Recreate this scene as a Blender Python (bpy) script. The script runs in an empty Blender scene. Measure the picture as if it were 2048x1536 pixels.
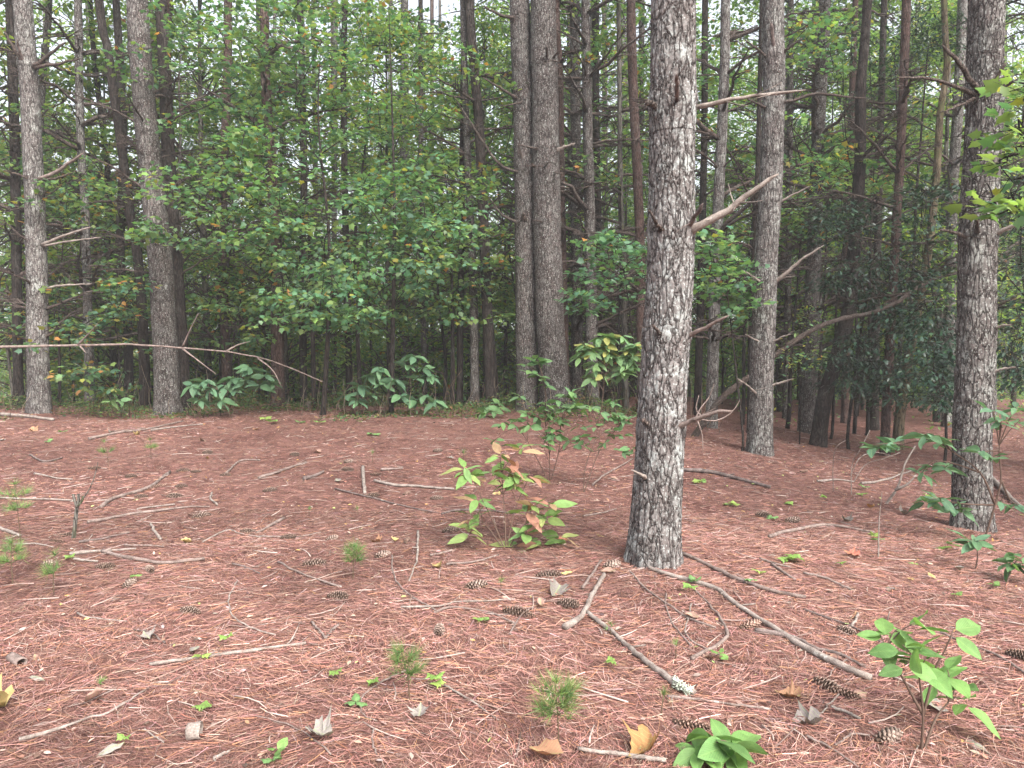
import bpy, math, random, zlib
import numpy as np
from mathutils import Vector, Matrix

R = np.random.default_rng(7)
random.seed(7)
np.random.seed(7)
scene = bpy.context.scene
COL = scene.collection

# ---------------------------------------------------------------- camera
CAM_H, PITCH, FPX = 1.55, math.radians(3.7), 1490.0      # focal length in pixels of the 2048 px wide photograph
cam_d = bpy.data.cameras.new('camera')
cam = bpy.data.objects.new('camera', cam_d)
COL.objects.link(cam)
cam.location = (0, 0, CAM_H)
cam.rotation_euler = (math.radians(90) - PITCH, 0, 0)
cam_d.sensor_width = 36.0
cam_d.lens = FPX / 2048 * 36.0
cam_d.clip_start, cam_d.clip_end = 0.05, 3000
scene.camera = cam

# ---------------------------------------------------------------- sky, sun, exposure
SUN_EL, SUN_AZ = math.radians(45), math.radians(150)
w = bpy.data.worlds.new('World'); scene.world = w; w.use_nodes = True
nt = w.node_tree; nt.nodes.clear()
sky = nt.nodes.new('ShaderNodeTexSky'); sky.sky_type = 'NISHITA'; sky.sun_disc = False
sky.sun_elevation = SUN_EL; sky.sun_rotation = SUN_AZ
sky.air_density = 1.0; sky.dust_density = 6.0; sky.ozone_density = 1.0
hs = nt.nodes.new('ShaderNodeHueSaturation'); hs.inputs['Saturation'].default_value = 0.35
bg = nt.nodes.new('ShaderNodeBackground'); bg.inputs['Strength'].default_value = 0.15
wo = nt.nodes.new('ShaderNodeOutputWorld')
nt.links.new(sky.outputs[0], hs.inputs['Color']); nt.links.new(hs.outputs[0], bg.inputs['Color']); nt.links.new(bg.outputs[0], wo.inputs[0])
sd = bpy.data.lights.new('sun', 'SUN'); sd.energy = 1.5; sd.angle = math.radians(30); sd.color = (1.0, 0.96, 0.9)
sun = bpy.data.objects.new('sun', sd); COL.objects.link(sun)
sdir = Vector((math.sin(SUN_AZ) * math.cos(SUN_EL), math.cos(SUN_AZ) * math.cos(SUN_EL), math.sin(SUN_EL)))
sun.rotation_euler = sdir.to_track_quat('Z', 'Y').to_euler()
sun.location = (0, -20, 40)
scene.view_settings.view_transform = 'Standard'
scene.view_settings.look = 'None'
scene.view_settings.gamma = 1.0
scene.view_settings.exposure = 1.72
scene.render.engine = 'CYCLES'
scene.cycles.max_bounces = 6
scene.cycles.diffuse_bounces = 3
scene.cycles.transmission_bounces = 4
scene.cycles.use_denoising = True

# ---------------------------------------------------------------- pixels and ground
CP, SP = math.cos(PITCH), math.sin(PITCH)
def ray(px, py):
    u = (px - 1024) / FPX; v = (768 - py) / FPX
    return np.array([u, CP + v * SP, -SP + v * CP])
def at(px, py, D):
    """point on the ray of photo pixel (px,py) at depth y = D"""
    r = ray(px, py); return np.array([0, 0, CAM_H]) + r * (D / r[1])
def sstep(a, b, x):
    t = np.clip((x - a) / (b - a), 0, 1); return t * t * (3 - 2 * t)

_hash_tab = R.random((256, 256))
def vnoise(x, y):
    xi = np.floor(x).astype(int); yi = np.floor(y).astype(int)
    fx = x - xi; fy = y - yi; fx = fx * fx * (3 - 2 * fx); fy = fy * fy * (3 - 2 * fy)
    g = lambda a, b: _hash_tab[a & 255, b & 255]
    return (g(xi, yi) * (1 - fx) + g(xi + 1, yi) * fx) * (1 - fy) + (g(xi, yi + 1) * (1 - fx) + g(xi + 1, yi + 1) * fx) * fy
def fbm(x, y, o=4):
    s = 0; a = .5
    for i in range(o):
        s = s + a * vnoise(x * 2 ** i + 17.3 * i, y * 2 ** i + 9.1 * i); a *= .5
    return s
def height(x, y):
    x = np.asarray(x, float); y = np.asarray(y, float)
    right = sstep(1.0, 5.0, x)
    rise = 0.2 * sstep(7, 13, y) * (1 - sstep(1, 4, x))
    ds = 14.6 + 9.0 * right + 0.5 * (vnoise(x * .4 + 5, y * 0 + 3) - .5)
    t = np.maximum(0, y - ds)
    drop = -8.0 * (1 - np.exp(-t * 0.045))
    side = -0.018 * np.clip(x - 1, 0, 5) ** 2
    near = 1 - sstep(25, 60, y)
    return rise + drop + side + near * (0.10 * (fbm(x * .5 + 40, y * .5 + 40) - .5) + 0.035 * (fbm(x * 2.3, y * 2.3, 3) - .45))
def hz(x, y): return float(height(x, y))
def ground(px, py):
    r = ray(px, py); o = np.array([0, 0, CAM_H]); t = 1.0
    while t < 60:
        p = o + r * t
        if p[2] <= hz(p[0], p[1]): break
        t += 0.02
    return o + r * t

# ---------------------------------------------------------------- mesh helpers
def mesh_np(name, V, faces, col=None, uv=None, smooth=False):
    """faces: list of int arrays (n,k)"""
    me = bpy.data.meshes.new(name)
    V = np.asarray(V, np.float32); me.vertices.add(len(V)); me.vertices.foreach_set('co', V.ravel())
    faces = [np.asarray(f, np.int32) for f in faces if len(f)]
    tot = sum(f.size for f in faces); n = sum(len(f) for f in faces)
    me.loops.add(tot); me.polygons.add(n)
    li = np.concatenate([f.ravel() for f in faces])
    sizes = np.concatenate([np.full(len(f), f.shape[1], np.int32) for f in faces])
    st = np.concatenate([[0], np.cumsum(sizes)[:-1]]).astype(np.int32)
    me.loops.foreach_set('vertex_index', li)
    me.polygons.foreach_set('loop_start', st)
    me.update(calc_edges=True)
    if smooth: me.polygons.foreach_set('use_smooth', np.ones(n, bool))
    if col is not None:
        a = me.color_attributes.new('Col', 'FLOAT_COLOR', 'POINT')
        c = np.ones((len(V), 4), np.float32); c[:, :3] = col; a.data.foreach_set('color', c.ravel())
    if uv is not None:
        u = me.uv_layers.new(name='UVMap'); u.data.foreach_set('uv', np.asarray(uv, np.float32)[li].ravel())
    me.validate()
    return me
class MB:
    def __init__(s): s.V = []; s.F = {3: [], 4: []}; s.C = []; s.n = 0
    def add(s, V, F, col=None):
        V = np.asarray(V, float)
        for f in (F if isinstance(F, list) else [F]):
            f = np.asarray(f)
            if len(f): s.F[f.shape[1]].append(f + s.n)
        s.V.append(V); s.n += len(V)
        if col is not None: s.C.append(np.broadcast_to(np.asarray(col, float), (len(V), 3)))
    def mesh(s, name, smooth=True):
        return mesh_np(name, np.concatenate(s.V), [np.concatenate(f) for f in s.F.values() if f], np.concatenate(s.C) if s.C else None, smooth=smooth)
def resample(P, n):
    P = np.asarray(P, float)
    if len(P) > 2:                                            # Catmull-Rom through the points
        Q = np.vstack([2 * P[0] - P[1], P, 2 * P[-1] - P[-2]]); out = []
        for i in range(1, len(Q) - 2):
            for t in np.linspace(0, 1, 9)[:-1]:
                a, b, c, d = Q[i - 1], Q[i], Q[i + 1], Q[i + 2]
                out.append(.5 * ((2 * b) + (-a + c) * t + (2 * a - 5 * b + 4 * c - d) * t * t + (-a + 3 * b - 3 * c + d) * t ** 3))
        P = np.vstack(out + [P[-1]])
    L = np.concatenate([[0], np.cumsum(np.linalg.norm(np.diff(P[:, :3], axis=0), axis=1))])
    s = np.linspace(0, L[-1], n)
    return np.stack([np.interp(s, L, P[:, k]) for k in range(P.shape[1])], 1)
def tube(P, r, sides=6, cap=True, jit=0.0, rng=None):
    P = np.asarray(P, float); n = len(P); r = np.broadcast_to(np.asarray(r, float), (n,))
    T = np.gradient(P, axis=0); T /= np.linalg.norm(T, axis=1)[:, None] + 1e-9
    ref = np.array([0, 0, 1.0]) if abs(T[0][2]) < .8 else np.array([1.0, 0, 0])
    A = np.zeros_like(P); a = np.cross(T[0], ref); a /= np.linalg.norm(a)
    for i in range(n):
        a = a - T[i] * a.dot(T[i]); a /= np.linalg.norm(a) + 1e-9; A[i] = a
    B = np.cross(T, A)
    th = np.linspace(0, 2 * np.pi, sides, endpoint=False)
    rr = r[:, None] * np.ones((n, sides))
    if jit and rng is not None: rr = rr * (1 + jit * (rng.random((n, sides)) - .5))
    V = P[:, None] + A[:, None] * (np.cos(th)[None, :, None] * rr[..., None]) + B[:, None] * (np.sin(th)[None, :, None] * rr[..., None])
    V = V.reshape(-1, 3)
    i, j = np.meshgrid(np.arange(n - 1), np.arange(sides), indexing='ij'); j2 = (j + 1) % sides
    F = np.stack([i * sides + j, i * sides + j2, (i + 1) * sides + j2, (i + 1) * sides + j], -1).reshape(-1, 4)
    tris = []
    if cap:
        V = np.vstack([V, P[0], P[-1]]); c0, c1 = n * sides, n * sides + 1; jj = np.arange(sides); j2 = (jj + 1) % sides
        tris = np.vstack([np.stack([np.full(sides, c0), j2, jj], 1), np.stack([np.full(sides, c1), (n - 1) * sides + jj, (n - 1) * sides + j2], 1)])
    return V, [F, tris]
def obj(name, me, mat, parent=None, loc=None):
    if mat is not None and not me.materials: me.materials.append(mat)
    o = bpy.data.objects.new(name, me); COL.objects.link(o)
    if parent is not None: o.parent = parent
    if loc is not None: o.location = loc
    return o
def tag(o, label=None, cat=None, group=None, kind=None):
    if label: o['label'] = label
    if cat: o['category'] = cat
    if group: o['group'] = group
    if kind: o['kind'] = kind
    return o
def empty(name, loc):
    o = bpy.data.objects.new(name, None); COL.objects.link(o); o.location = loc; o.empty_display_size = .1; return o

# leaf templates: x across, y along (0..1), z up
def fan(outline, z=0.0):
    o = np.array(outline, float); V = np.vstack([[0, .38, 0.03], np.column_stack([o, np.zeros(len(o))])])
    V[1:, 2] = -0.16 * (np.abs(V[1:, 0]) ** 1.3) - 0.22 * np.clip(V[1:, 1] - .35, 0, 1) ** 2
    n = len(o); k = np.arange(n); return V, np.stack([np.zeros(n, int), 1 + k, 1 + (k + 1) % n], 1)
_half = [(.0, .0), (.22, -.06), (.42, .10), (.30, .22), (.62, .46), (.36, .46), (.30, .60), (.20, .66), (.0, 1.0)]
MAPLE = fan([(x, y) for x, y in _half] + [(-x, y) for x, y in _half[-2:0:-1]])
OVAL = (np.array([[0, 0, 0], [.2, .3, .03], [.2, .65, .02], [0, 1, -.1], [-.2, .65, .02], [-.2, .3, .03], [0, .5, -.03]]),
        np.array([[6, 0, 1], [6, 1, 2], [6, 2, 3], [6, 3, 4], [6, 4, 5], [6, 5, 0]]))
DIAM = (np.array([[0, 0, 0], [.3, .45, .06], [0, 1, -.08], [-.3, .45, .06]]), np.array([[0, 1, 2], [0, 2, 3]]))
def norm(a): return a / (np.linalg.norm(a, axis=-1, keepdims=True) + 1e-9)
def scatter(tmpl, pos, along, up, size, col):
    V, F = tmpl; N = len(pos)
    y = norm(along); z = norm(up - y * (up * y).sum(1, keepdims=True)); x = np.cross(y, z)
    M = np.stack([x, y, z], 1)                                # N,3(axis),3
    W = np.einsum('vk,nkj->nvj', V, M) * np.asarray(size)[:, None, None] + pos[:, None]
    Fa = (F[None] + (np.arange(N) * len(V))[:, None, None]).reshape(-1, F.shape[1])
    C = np.repeat(col, len(V), 0)
    return W.reshape(-1, 3), Fa, C
def palette(n, cols, wts, jit=.18):
    cols = np.array(cols); i = R.choice(len(cols), n, p=np.array(wts) / sum(wts))
    return cols[i] * (1 + jit * R.normal(size=(n, 1))).clip(.5, 1.6) * (1 + .06 * R.normal(size=(n, 3)))

# ---------------------------------------------------------------- materials
def newmat(name):
    m = bpy.data.materials.new(name); m.use_nodes = True; t = m.node_tree; t.nodes.clear()
    return m, t, t.nodes.new, t.links.new
def ramp(t, fac, stops):
    r = t.nodes.new('ShaderNodeValToRGB'); e = r.color_ramp.elements
    while len(e) < len(stops): e.new(.5)
    for k, (p, c) in enumerate(stops):
        e[k].position = p; e[k].color = (*c, 1) if len(c) == 3 else c
    t.links.new(fac, r.inputs[0]); return r.outputs[0]
def leaf_mat(name, rough=.5, trans=.4, spec=.35, gain=(1.25, 1.3, .7), veins=False):
    m, t, N, L = newmat(name)
    a = N('ShaderNodeAttribute'); a.attribute_name = 'Col'; col = a.outputs['Color']
    p = N('ShaderNodeBsdfPrincipled'); p.inputs['Roughness'].default_value = rough; p.inputs['Specular IOR Level'].default_value = spec
    oi = N('ShaderNodeObjectInfo')
    mp = N('ShaderNodeMapRange'); mp.inputs[3].default_value = .82; mp.inputs[4].default_value = 1.18; L(oi.outputs['Random'], mp.inputs[0])
    mul = N('ShaderNodeMix'); mul.data_type = 'RGBA'; mul.blend_type = 'MULTIPLY'; mul.inputs[0].default_value = 1
    L(col, mul.inputs[6]); L(mp.outputs[0], mul.inputs[7]); col = mul.outputs[2]
    if veins:
        tc = N('ShaderNodeTexCoord'); nz = N('ShaderNodeTexNoise'); nz.inputs['Scale'].default_value = 38; nz.inputs['Detail'].default_value = 4
        L(tc.outputs['Object'], nz.inputs['Vector'])
        sp = ramp(t, nz.outputs[0], [(.30, (.45, .4, .25)), (.40, (1, 1, 1)), (.70, (1, 1, 1)), (.80, (1.5, 1.4, 1.1))])
        m2 = N('ShaderNodeMix'); m2.data_type = 'RGBA'; m2.blend_type = 'MULTIPLY'; m2.inputs[0].default_value = .8
        L(col, m2.inputs[6]); L(sp, m2.inputs[7]); col = m2.outputs[2]
        uv = N('ShaderNodeUVMap'); sx = N('ShaderNodeSeparateXYZ'); L(uv.outputs[0], sx.inputs[0])
        ab = N('ShaderNodeMath'); ab.operation = 'ABSOLUTE'; L(sx.outputs[0], ab.inputs[0])
        k = N('ShaderNodeMath'); k.operation = 'MULTIPLY_ADD'; k.inputs[1].default_value = -.55; L(ab.outputs[0], k.inputs[0]); L(sx.outputs[1], k.inputs[2])
        sn = N('ShaderNodeMath'); sn.operation = 'MULTIPLY'; sn.inputs[1].default_value = 62; L(k.outputs[0], sn.inputs[0])
        si = N('ShaderNodeMath'); si.operation = 'SINE'; L(sn.outputs[0], si.inputs[0])
        vr = ramp(t, si.outputs[0], [(.86, (0, 0, 0)), (.98, (1, 1, 1))])
        mid = ramp(t, ab.outputs[0], [(.0, (1, 1, 1)), (.06, (0, 0, 0))])
        mx = N('ShaderNodeMix'); mx.data_type = 'RGBA'; mx.blend_type = 'LIGHTEN'; mx.inputs[0].default_value = 1; L(vr, mx.inputs[6]); L(mid, mx.inputs[7])
        sc = N('ShaderNodeMath'); sc.operation = 'MULTIPLY'; sc.inputs[1].default_value = .35; L(mx.outputs[2], sc.inputs[0])
        m3 = N('ShaderNodeMix'); m3.data_type = 'RGBA'; L(sc.outputs[0], m3.inputs[0]); L(col, m3.inputs[6]); m3.inputs[7].default_value = (.28, .38, .14, 1); col = m3.outputs[2]
        bp = N('ShaderNodeBump'); bp.inputs['Strength'].default_value = .4; bp.inputs['Distance'].default_value = .002; bp.invert = True
        L(mx.outputs[2], bp.inputs['Height']); L(bp.outputs[0], p.inputs['Normal'])
    L(col, p.inputs['Base Color'])
    tr = N('ShaderNodeBsdfTranslucent')
    g = N('ShaderNodeMix'); g.data_type = 'RGBA'; g.blend_type = 'MULTIPLY'; g.inputs[0].default_value = 1; L(col, g.inputs[6]); g.inputs[7].default_value = (*gain, 1); L(g.outputs[2], tr.inputs[0])
    mxs = N('ShaderNodeMixShader'); mxs.inputs[0].default_value = trans; L(p.outputs[0], mxs.inputs[1]); L(tr.outputs[0], mxs.inputs[2])
    o = N('ShaderNodeOutputMaterial'); L(mxs.outputs[0], o.inputs[0]); return m
def attr_mat(name, rough=.8, spec=.2, noise=0):
    m, t, N, L = newmat(name)
    a = N('ShaderNodeAttribute'); a.attribute_name = 'Col'; p = N('ShaderNodeBsdfPrincipled')
    p.inputs['Roughness'].default_value = rough; p.inputs['Specular IOR Level'].default_value = spec
    c = a.outputs['Color']
    if noise:
        tc = N('ShaderNodeTexCoord'); nz = N('ShaderNodeTexNoise'); nz.inputs['Scale'].default_value = noise; nz.inputs['Detail'].default_value = 5
        L(tc.outputs['Object'], nz.inputs['Vector']); f = ramp(t, nz.outputs[0], [(.3, (.6, .58, .55)), (.7, (1.3, 1.3, 1.3))])
        mu = N('ShaderNodeMix'); mu.data_type = 'RGBA'; mu.blend_type = 'MULTIPLY'; mu.inputs[0].default_value = 1; L(c, mu.inputs[6]); L(f, mu.inputs[7]); c = mu.outputs[2]
    L(c, p.inputs['Base Color']); o = N('ShaderNodeOutputMaterial'); L(p.outputs[0], o.inputs[0]); return m
def bark_mat(name, dark, mid, lichen=.5, lcol=(.30, .31, .29), scale=1.0, patch=.5, moss=0.0, stretch=.24, fleck=.6):
    m, t, N, L = newmat(name)
    tc = N('ShaderNodeTexCoord'); oi = N('ShaderNodeObjectInfo')
    ad = N('ShaderNodeVectorMath'); ad.operation = 'ADD'; mo = N('ShaderNodeMath'); mo.operation = 'MULTIPLY'; mo.inputs[1].default_value = 37
    L(oi.outputs['Random'], mo.inputs[0]); cb = N('ShaderNodeCombineXYZ'); L(mo.outputs[0], cb.inputs[2]); L(mo.outputs[0], cb.inputs[0])
    L(tc.outputs['Object'], ad.inputs[0]); L(cb.outputs[0], ad.inputs[1])
    mp = N('ShaderNodeMapping'); mp.inputs['Scale'].default_value = (scale, scale, scale * stretch); L(ad.outputs[0], mp.inputs[0])
    nd = N('ShaderNodeTexNoise'); nd.inputs['Scale'].default_value = 14; nd.inputs['Detail'].default_value = 3; L(mp.outputs[0], nd.inputs['Vector'])
    dv = N('ShaderNodeVectorMath'); dv.operation = 'MULTIPLY_ADD'; dv.inputs[1].default_value = (.10, .10, .10); L(nd.outputs['Color'], dv.inputs[0]); L(mp.outputs[0], dv.inputs[2])
    vo = N('ShaderNodeTexVoronoi'); vo.feature = 'DISTANCE_TO_EDGE'; vo.inputs['Scale'].default_value = 20; L(dv.outputs[0], vo.inputs['Vector'])
    crack = ramp(t, vo.outputs['Distance'], [(.0, (0, 0, 0)), (.05, (.5, .5, .5)), (.16, (1, 1, 1))])
    n2 = N('ShaderNodeTexNoise'); n2.inputs['Scale'].default_value = 45; n2.inputs['Detail'].default_value = 6; n2.inputs['Roughness'].default_value = .7; L(ad.outputs[0], n2.inputs['Vector'])
    n1 = N('ShaderNodeTexNoise'); n1.inputs['Scale'].default_value = 3.2; n1.inputs['Detail'].default_value = 4; L(ad.outputs[0], n1.inputs['Vector'])
    base = ramp(t, n2.outputs[0], [(.25, dark), (.75, mid)])
    tone = ramp(t, n1.outputs[0], [(.3, (.75, .72, .70)), (.7, (1.25, 1.22, 1.22))])
    mu = N('ShaderNodeMix'); mu.data_type = 'RGBA'; mu.blend_type = 'MULTIPLY'; mu.inputs[0].default_value = 1; L(base, mu.inputs[6]); L(tone, mu.inputs[7])
    mc = N('ShaderNodeMix'); mc.data_type = 'RGBA'; L(crack, mc.inputs[0]); mc.inputs[6].default_value = (dark[0] * .42, dark[1] * .40, dark[2] * .40, 1); L(mu.outputs[2], mc.inputs[7]); col = mc.outputs[2]
    # lichen flecks (fine) and patches (coarse)
    n3 = N('ShaderNodeTexNoise'); n3.inputs['Scale'].default_value = 60; n3.inputs['Detail'].default_value = 2; L(ad.outputs[0], n3.inputs['Vector'])
    n4 = N('ShaderNodeTexNoise'); n4.inputs['Scale'].default_value = 5.0; n4.inputs['Detail'].default_value = 8; n4.inputs['Roughness'].default_value = .78; L(ad.outputs[0], n4.inputs['Vector'])
    f1 = ramp(t, n3.outputs[0], [(1 - .55 * fleck, (0, 0, 0)), (1 - .55 * fleck + .06, (1, 1, 1))])
    f2 = ramp(t, n4.outputs[0], [(.56 - .28 * patch, (0, 0, 0)), (.66 - .22 * patch, (.22, .22, .22)), (.735 - .22 * patch, (.34, .34, .34)), (.775 - .22 * patch, (1, 1, 1))])
    mxl = N('ShaderNodeMix'); mxl.data_type = 'RGBA'; mxl.blend_type = 'LIGHTEN'; mxl.inputs[0].default_value = 1; L(f1, mxl.inputs[6]); L(f2, mxl.inputs[7])
    lm = N('ShaderNodeMath'); lm.operation = 'MULTIPLY'; lm.inputs[1].default_value = lichen; L(mxl.outputs[2], lm.inputs[0])
    ck = N('ShaderNodeMath'); ck.operation = 'MULTIPLY'; L(lm.outputs[0], ck.inputs[0]); L(crack, ck.inputs[1])
    ml = N('ShaderNodeMix'); ml.data_type = 'RGBA'; L(ck.outputs[0], ml.inputs[0]); L(col, ml.inputs[6]); ml.inputs[7].default_value = (*lcol, 1); col = ml.outputs[2]
    if moss:
        n5 = N('ShaderNodeTexNoise'); n5.inputs['Scale'].default_value = 4; n5.inputs['Detail'].default_value = 6; L(ad.outputs[0], n5.inputs['Vector'])
        f5 = ramp(t, n5.outputs[0], [(.62 - .25 * moss, (0, 0, 0)), (.75 - .25 * moss, (1, 1, 1))])
        s5 = N('ShaderNodeMath'); s5.operation = 'MULTIPLY'; s5.inputs[1].default_value = .6; L(f5, s5.inputs[0])
        m5 = N('ShaderNodeMix'); m5.data_type = 'RGBA'; L(s5.outputs[0], m5.inputs[0]); L(col, m5.inputs[6]); m5.inputs[7].default_value = (.09, .10, .04, 1); col = m5.outputs[2]
    p = N('ShaderNodeBsdfPrincipled'); p.inputs['Roughness'].default_value = .9; p.inputs['Specular IOR Level'].default_value = .15; L(col, p.inputs['Base Color'])
    hh = N('ShaderNodeMath'); hh.operation = 'MULTIPLY_ADD'; hh.inputs[1].default_value = .5; L(n2.outputs[0], hh.inputs[0]); L(crack, hh.inputs[2])
    bp = N('ShaderNodeBump'); bp.inputs['Strength'].default_value = .9; bp.inputs['Distance'].default_value = .012; L(hh.outputs[0], bp.inputs['Height']); L(bp.outputs[0], p.inputs['Normal'])
    o = N('ShaderNodeOutputMaterial'); L(p.outputs[0], o.inputs[0]); return m

def wood_mat(name, dark, mid, lichen=.3, patch=.4, lcol=(.5, .5, .46)):
    m, t, N, L = newmat(name); tc = N('ShaderNodeTexCoord')
    n1 = N('ShaderNodeTexNoise'); n1.inputs['Scale'].default_value = 16; n1.inputs['Detail'].default_value = 6; n1.inputs['Roughness'].default_value = .7; L(tc.outputs['Object'], n1.inputs['Vector'])
    n2 = N('ShaderNodeTexNoise'); n2.inputs['Scale'].default_value = 7; n2.inputs['Detail'].default_value = 7; n2.inputs['Roughness'].default_value = .75; L(tc.outputs['Object'], n2.inputs['Vector'])
    n3 = N('ShaderNodeTexNoise'); n3.inputs['Scale'].default_value = 190; n3.inputs['Detail'].default_value = 3; L(tc.outputs['Object'], n3.inputs['Vector'])
    c = ramp(t, n1.outputs[0], [(.34, dark), (.62, mid)]); g = ramp(t, n3.outputs[0], [(.3, (.65, .62, .6)), (.7, (1.2, 1.2, 1.2))])
    mu = N('ShaderNodeMix'); mu.data_type = 'RGBA'; mu.blend_type = 'MULTIPLY'; mu.inputs[0].default_value = 1; L(c, mu.inputs[6]); L(g, mu.inputs[7])
    f = ramp(t, n2.outputs[0], [(.78 - .3 * patch, (0, 0, 0)), (.83 - .3 * patch, (lichen,) * 3)])
    ml = N('ShaderNodeMix'); ml.data_type = 'RGBA'; L(f, ml.inputs[0]); L(mu.outputs[2], ml.inputs[6]); ml.inputs[7].default_value = (*lcol, 1)
    p = N('ShaderNodeBsdfPrincipled'); p.inputs['Roughness'].default_value = .85; p.inputs['Specular IOR Level'].default_value = .2; L(ml.outputs[2], p.inputs['Base Color'])
    bp = N('ShaderNodeBump'); bp.inputs['Strength'].default_value = .6; bp.inputs['Distance'].default_value = .004; L(n3.outputs[0], bp.inputs['Height']); L(bp.outputs[0], p.inputs['Normal'])
    o = N('ShaderNodeOutputMaterial'); L(p.outputs[0], o.inputs[0]); return m
M = {}
M['near_bark'] = bark_mat('near_pine_bark', (.066, .053, .050), (.155, .127, .123), lichen=.9, patch=.90, fleck=.78, scale=1.1, lcol=(.31, .325, .315))
M['lichen_bark'] = bark_mat('lichen_pine_bark', (.048, .038, .036), (.118, .095, .092), lichen=.9, patch=.75, fleck=.78, scale=1.3)
M['pine_bark'] = bark_mat('pine_bark', (.036, .028, .026), (.092, .071, .067), lichen=.8, patch=.48, fleck=.78, scale=1.4)
M['dark_bark'] = bark_mat('dark_bark', (.018, .015, .013), (.052, .041, .037), lichen=.4, patch=.15, fleck=.55, scale=1.3)
M['red_bark'] = bark_mat('red_brown_bark', (.045, .028, .024), (.108, .070, .060), lichen=.5, patch=.2, fleck=.6, scale=1.5)
M['grey_bark'] = bark_mat('smooth_grey_bark', (.06, .055, .048), (.15, .14, .122), lichen=.5, patch=.4, fleck=.5, scale=1.0, moss=.25, stretch=.2)
M['tan_bark'] = bark_mat('mossy_tan_bark', (.09, .072, .045), (.20, .165, .11), lichen=.4, patch=.3, fleck=.4, moss=.3, stretch=.2)
M['dead_wood'] = bark_mat('dead_branch_bark', (.055, .042, .036), (.16, .125, .11), lichen=.5, patch=.3, fleck=.5, scale=2.5, stretch=.5)
M['pale_wood'] = wood_mat('weathered_pale_wood', (.13, .105, .092), (.31, .268, .24), .6, .5)
M['brown_wood'] = wood_mat('brown_stick_bark', (.095, .070, .062), (.25, .198, .178), .6, .5)
M['dark_wood'] = wood_mat('dark_stick_bark', (.055, .042, .038), (.19, .15, .14), .7, .55)
M['stem'] = attr_mat('plant_stem', .7, .2)
M['maple'] = leaf_mat('maple_leaf', .46, .5)
M['far_leaf'] = leaf_mat('background_leaf', .5, .58)
M['laurel'] = leaf_mat('laurel_leaf', .32, .2, .5)
M['plant'] = leaf_mat('broad_leaf', .55, .32, .3, veins=True)
M['needle'] = leaf_mat('live_pine_needle', .5, .25, .3)
M['litter'] = attr_mat('fallen_needle', .75, .25)
M['cone'] = attr_mat('pine_cone', .8, .15, 60)
M['deadleaf'] = leaf_mat('dead_leaf', .7, .12, .2, gain=(1, .8, .5), veins=True)

def ground_mat():
    m, t, N, L = newmat('pine_needle_ground')
    g = N('ShaderNodeNewGeometry'); pos = g.outputs['Position']
    def noise(s, d=6, r=.65, vec=pos):
        n = N('ShaderNodeTexNoise'); n.inputs['Scale'].default_value = s; n.inputs['Detail'].default_value = d; n.inputs['Roughness'].default_value = r; L(vec, n.inputs['Vector']); return n
    fine = noise(70, 6, .75); big = noise(.9, 5); mid = noise(6, 5)
    base = ramp(t, fine.outputs[0], [(.30, (.045, .025, .022)), (.48, (.145, .075, .062)), (.64, (.235, .128, .106)), (.82, (.35, .235, .205))])
    tone = ramp(t, mid.outputs[0], [(.3, (.58, .54, .54)), (.7, (1.25, 1.25, 1.25))])
    mu = N('ShaderNodeMix'); mu.data_type = 'RGBA'; mu.blend_type = 'MULTIPLY'; mu.inputs[0].default_value = 1; L(base, mu.inputs[6]); L(tone, mu.inputs[7])
    hu = ramp(t, big.outputs[0], [(.32, (.70, .60, .60)), (.5, (1.0, .96, .95)), (.7, (1.08, 1.06, 1.06))])
    m2 = N('ShaderNodeMix'); m2.data_type = 'RGBA'; m2.blend_type = 'MULTIPLY'; m2.inputs[0].default_value = 1; L(mu.outputs[2], m2.inputs[6]); L(hu, m2.inputs[7])
    # the meadow down in the valley behind the wood
    sx = N('ShaderNodeSeparateXYZ'); L(pos, sx.inputs[0])
    mr = N('ShaderNodeMapRange'); mr.inputs[1].default_value = 30; mr.inputs[2].default_value = 46; L(sx.outputs[1], mr.inputs[0])
    gr = ramp(t, mid.outputs[0], [(.3, (.11, .15, .035)), (.7, (.22, .27, .08))])
    m3 = N('ShaderNodeMix'); m3.data_type = 'RGBA'; L(mr.outputs[0], m3.inputs[0]); L(m2.outputs[2], m3.inputs[6]); L(gr, m3.inputs[7])
    p = N('ShaderNodeBsdfPrincipled'); p.inputs['Roughness'].default_value = .9; p.inputs['Specular IOR Level'].default_value = .15; L(m3.outputs[2], p.inputs['Base Color'])
    bp = N('ShaderNodeBump'); bp.inputs['Strength'].default_value = .8; bp.inputs['Distance'].default_value = .02; L(fine.outputs[0], bp.inputs['Height']); L(bp.outputs[0], p.inputs['Normal'])
    o = N('ShaderNodeOutputMaterial'); L(p.outputs[0], o.inputs[0]); return m

# ---------------------------------------------------------------- ground
ys = np.concatenate([np.arange(-12, 1.5, .5), np.arange(1.5, 9, .06), np.arange(9, 26, .16), np.arange(26, 60, 1.0), np.geomspace(60, 1500, 26)])
xs_h = np.concatenate([np.arange(0, 6, .08), np.arange(6, 14, .25), np.arange(14, 50, 1.5), np.geomspace(50, 1500, 20)])
xs = np.concatenate([-xs_h[::-1][:-1], xs_h])
X, Y = np.meshgrid(xs, ys); Z = height(X, Y)
nx, ny = len(xs), len(ys)
i, j = np.meshgrid(np.arange(ny - 1), np.arange(nx - 1), indexing='ij')
F = np.stack([i * nx + j, i * nx + j + 1, (i + 1) * nx + j + 1, (i + 1) * nx + j], -1).reshape(-1, 4)
g = obj('ground', mesh_np('ground', np.stack([X, Y, Z], -1).reshape(-1, 3), [F], smooth=True), ground_mat())
tag(g, 'forest floor covered in reddish fallen pine needles', kind='structure')

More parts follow.
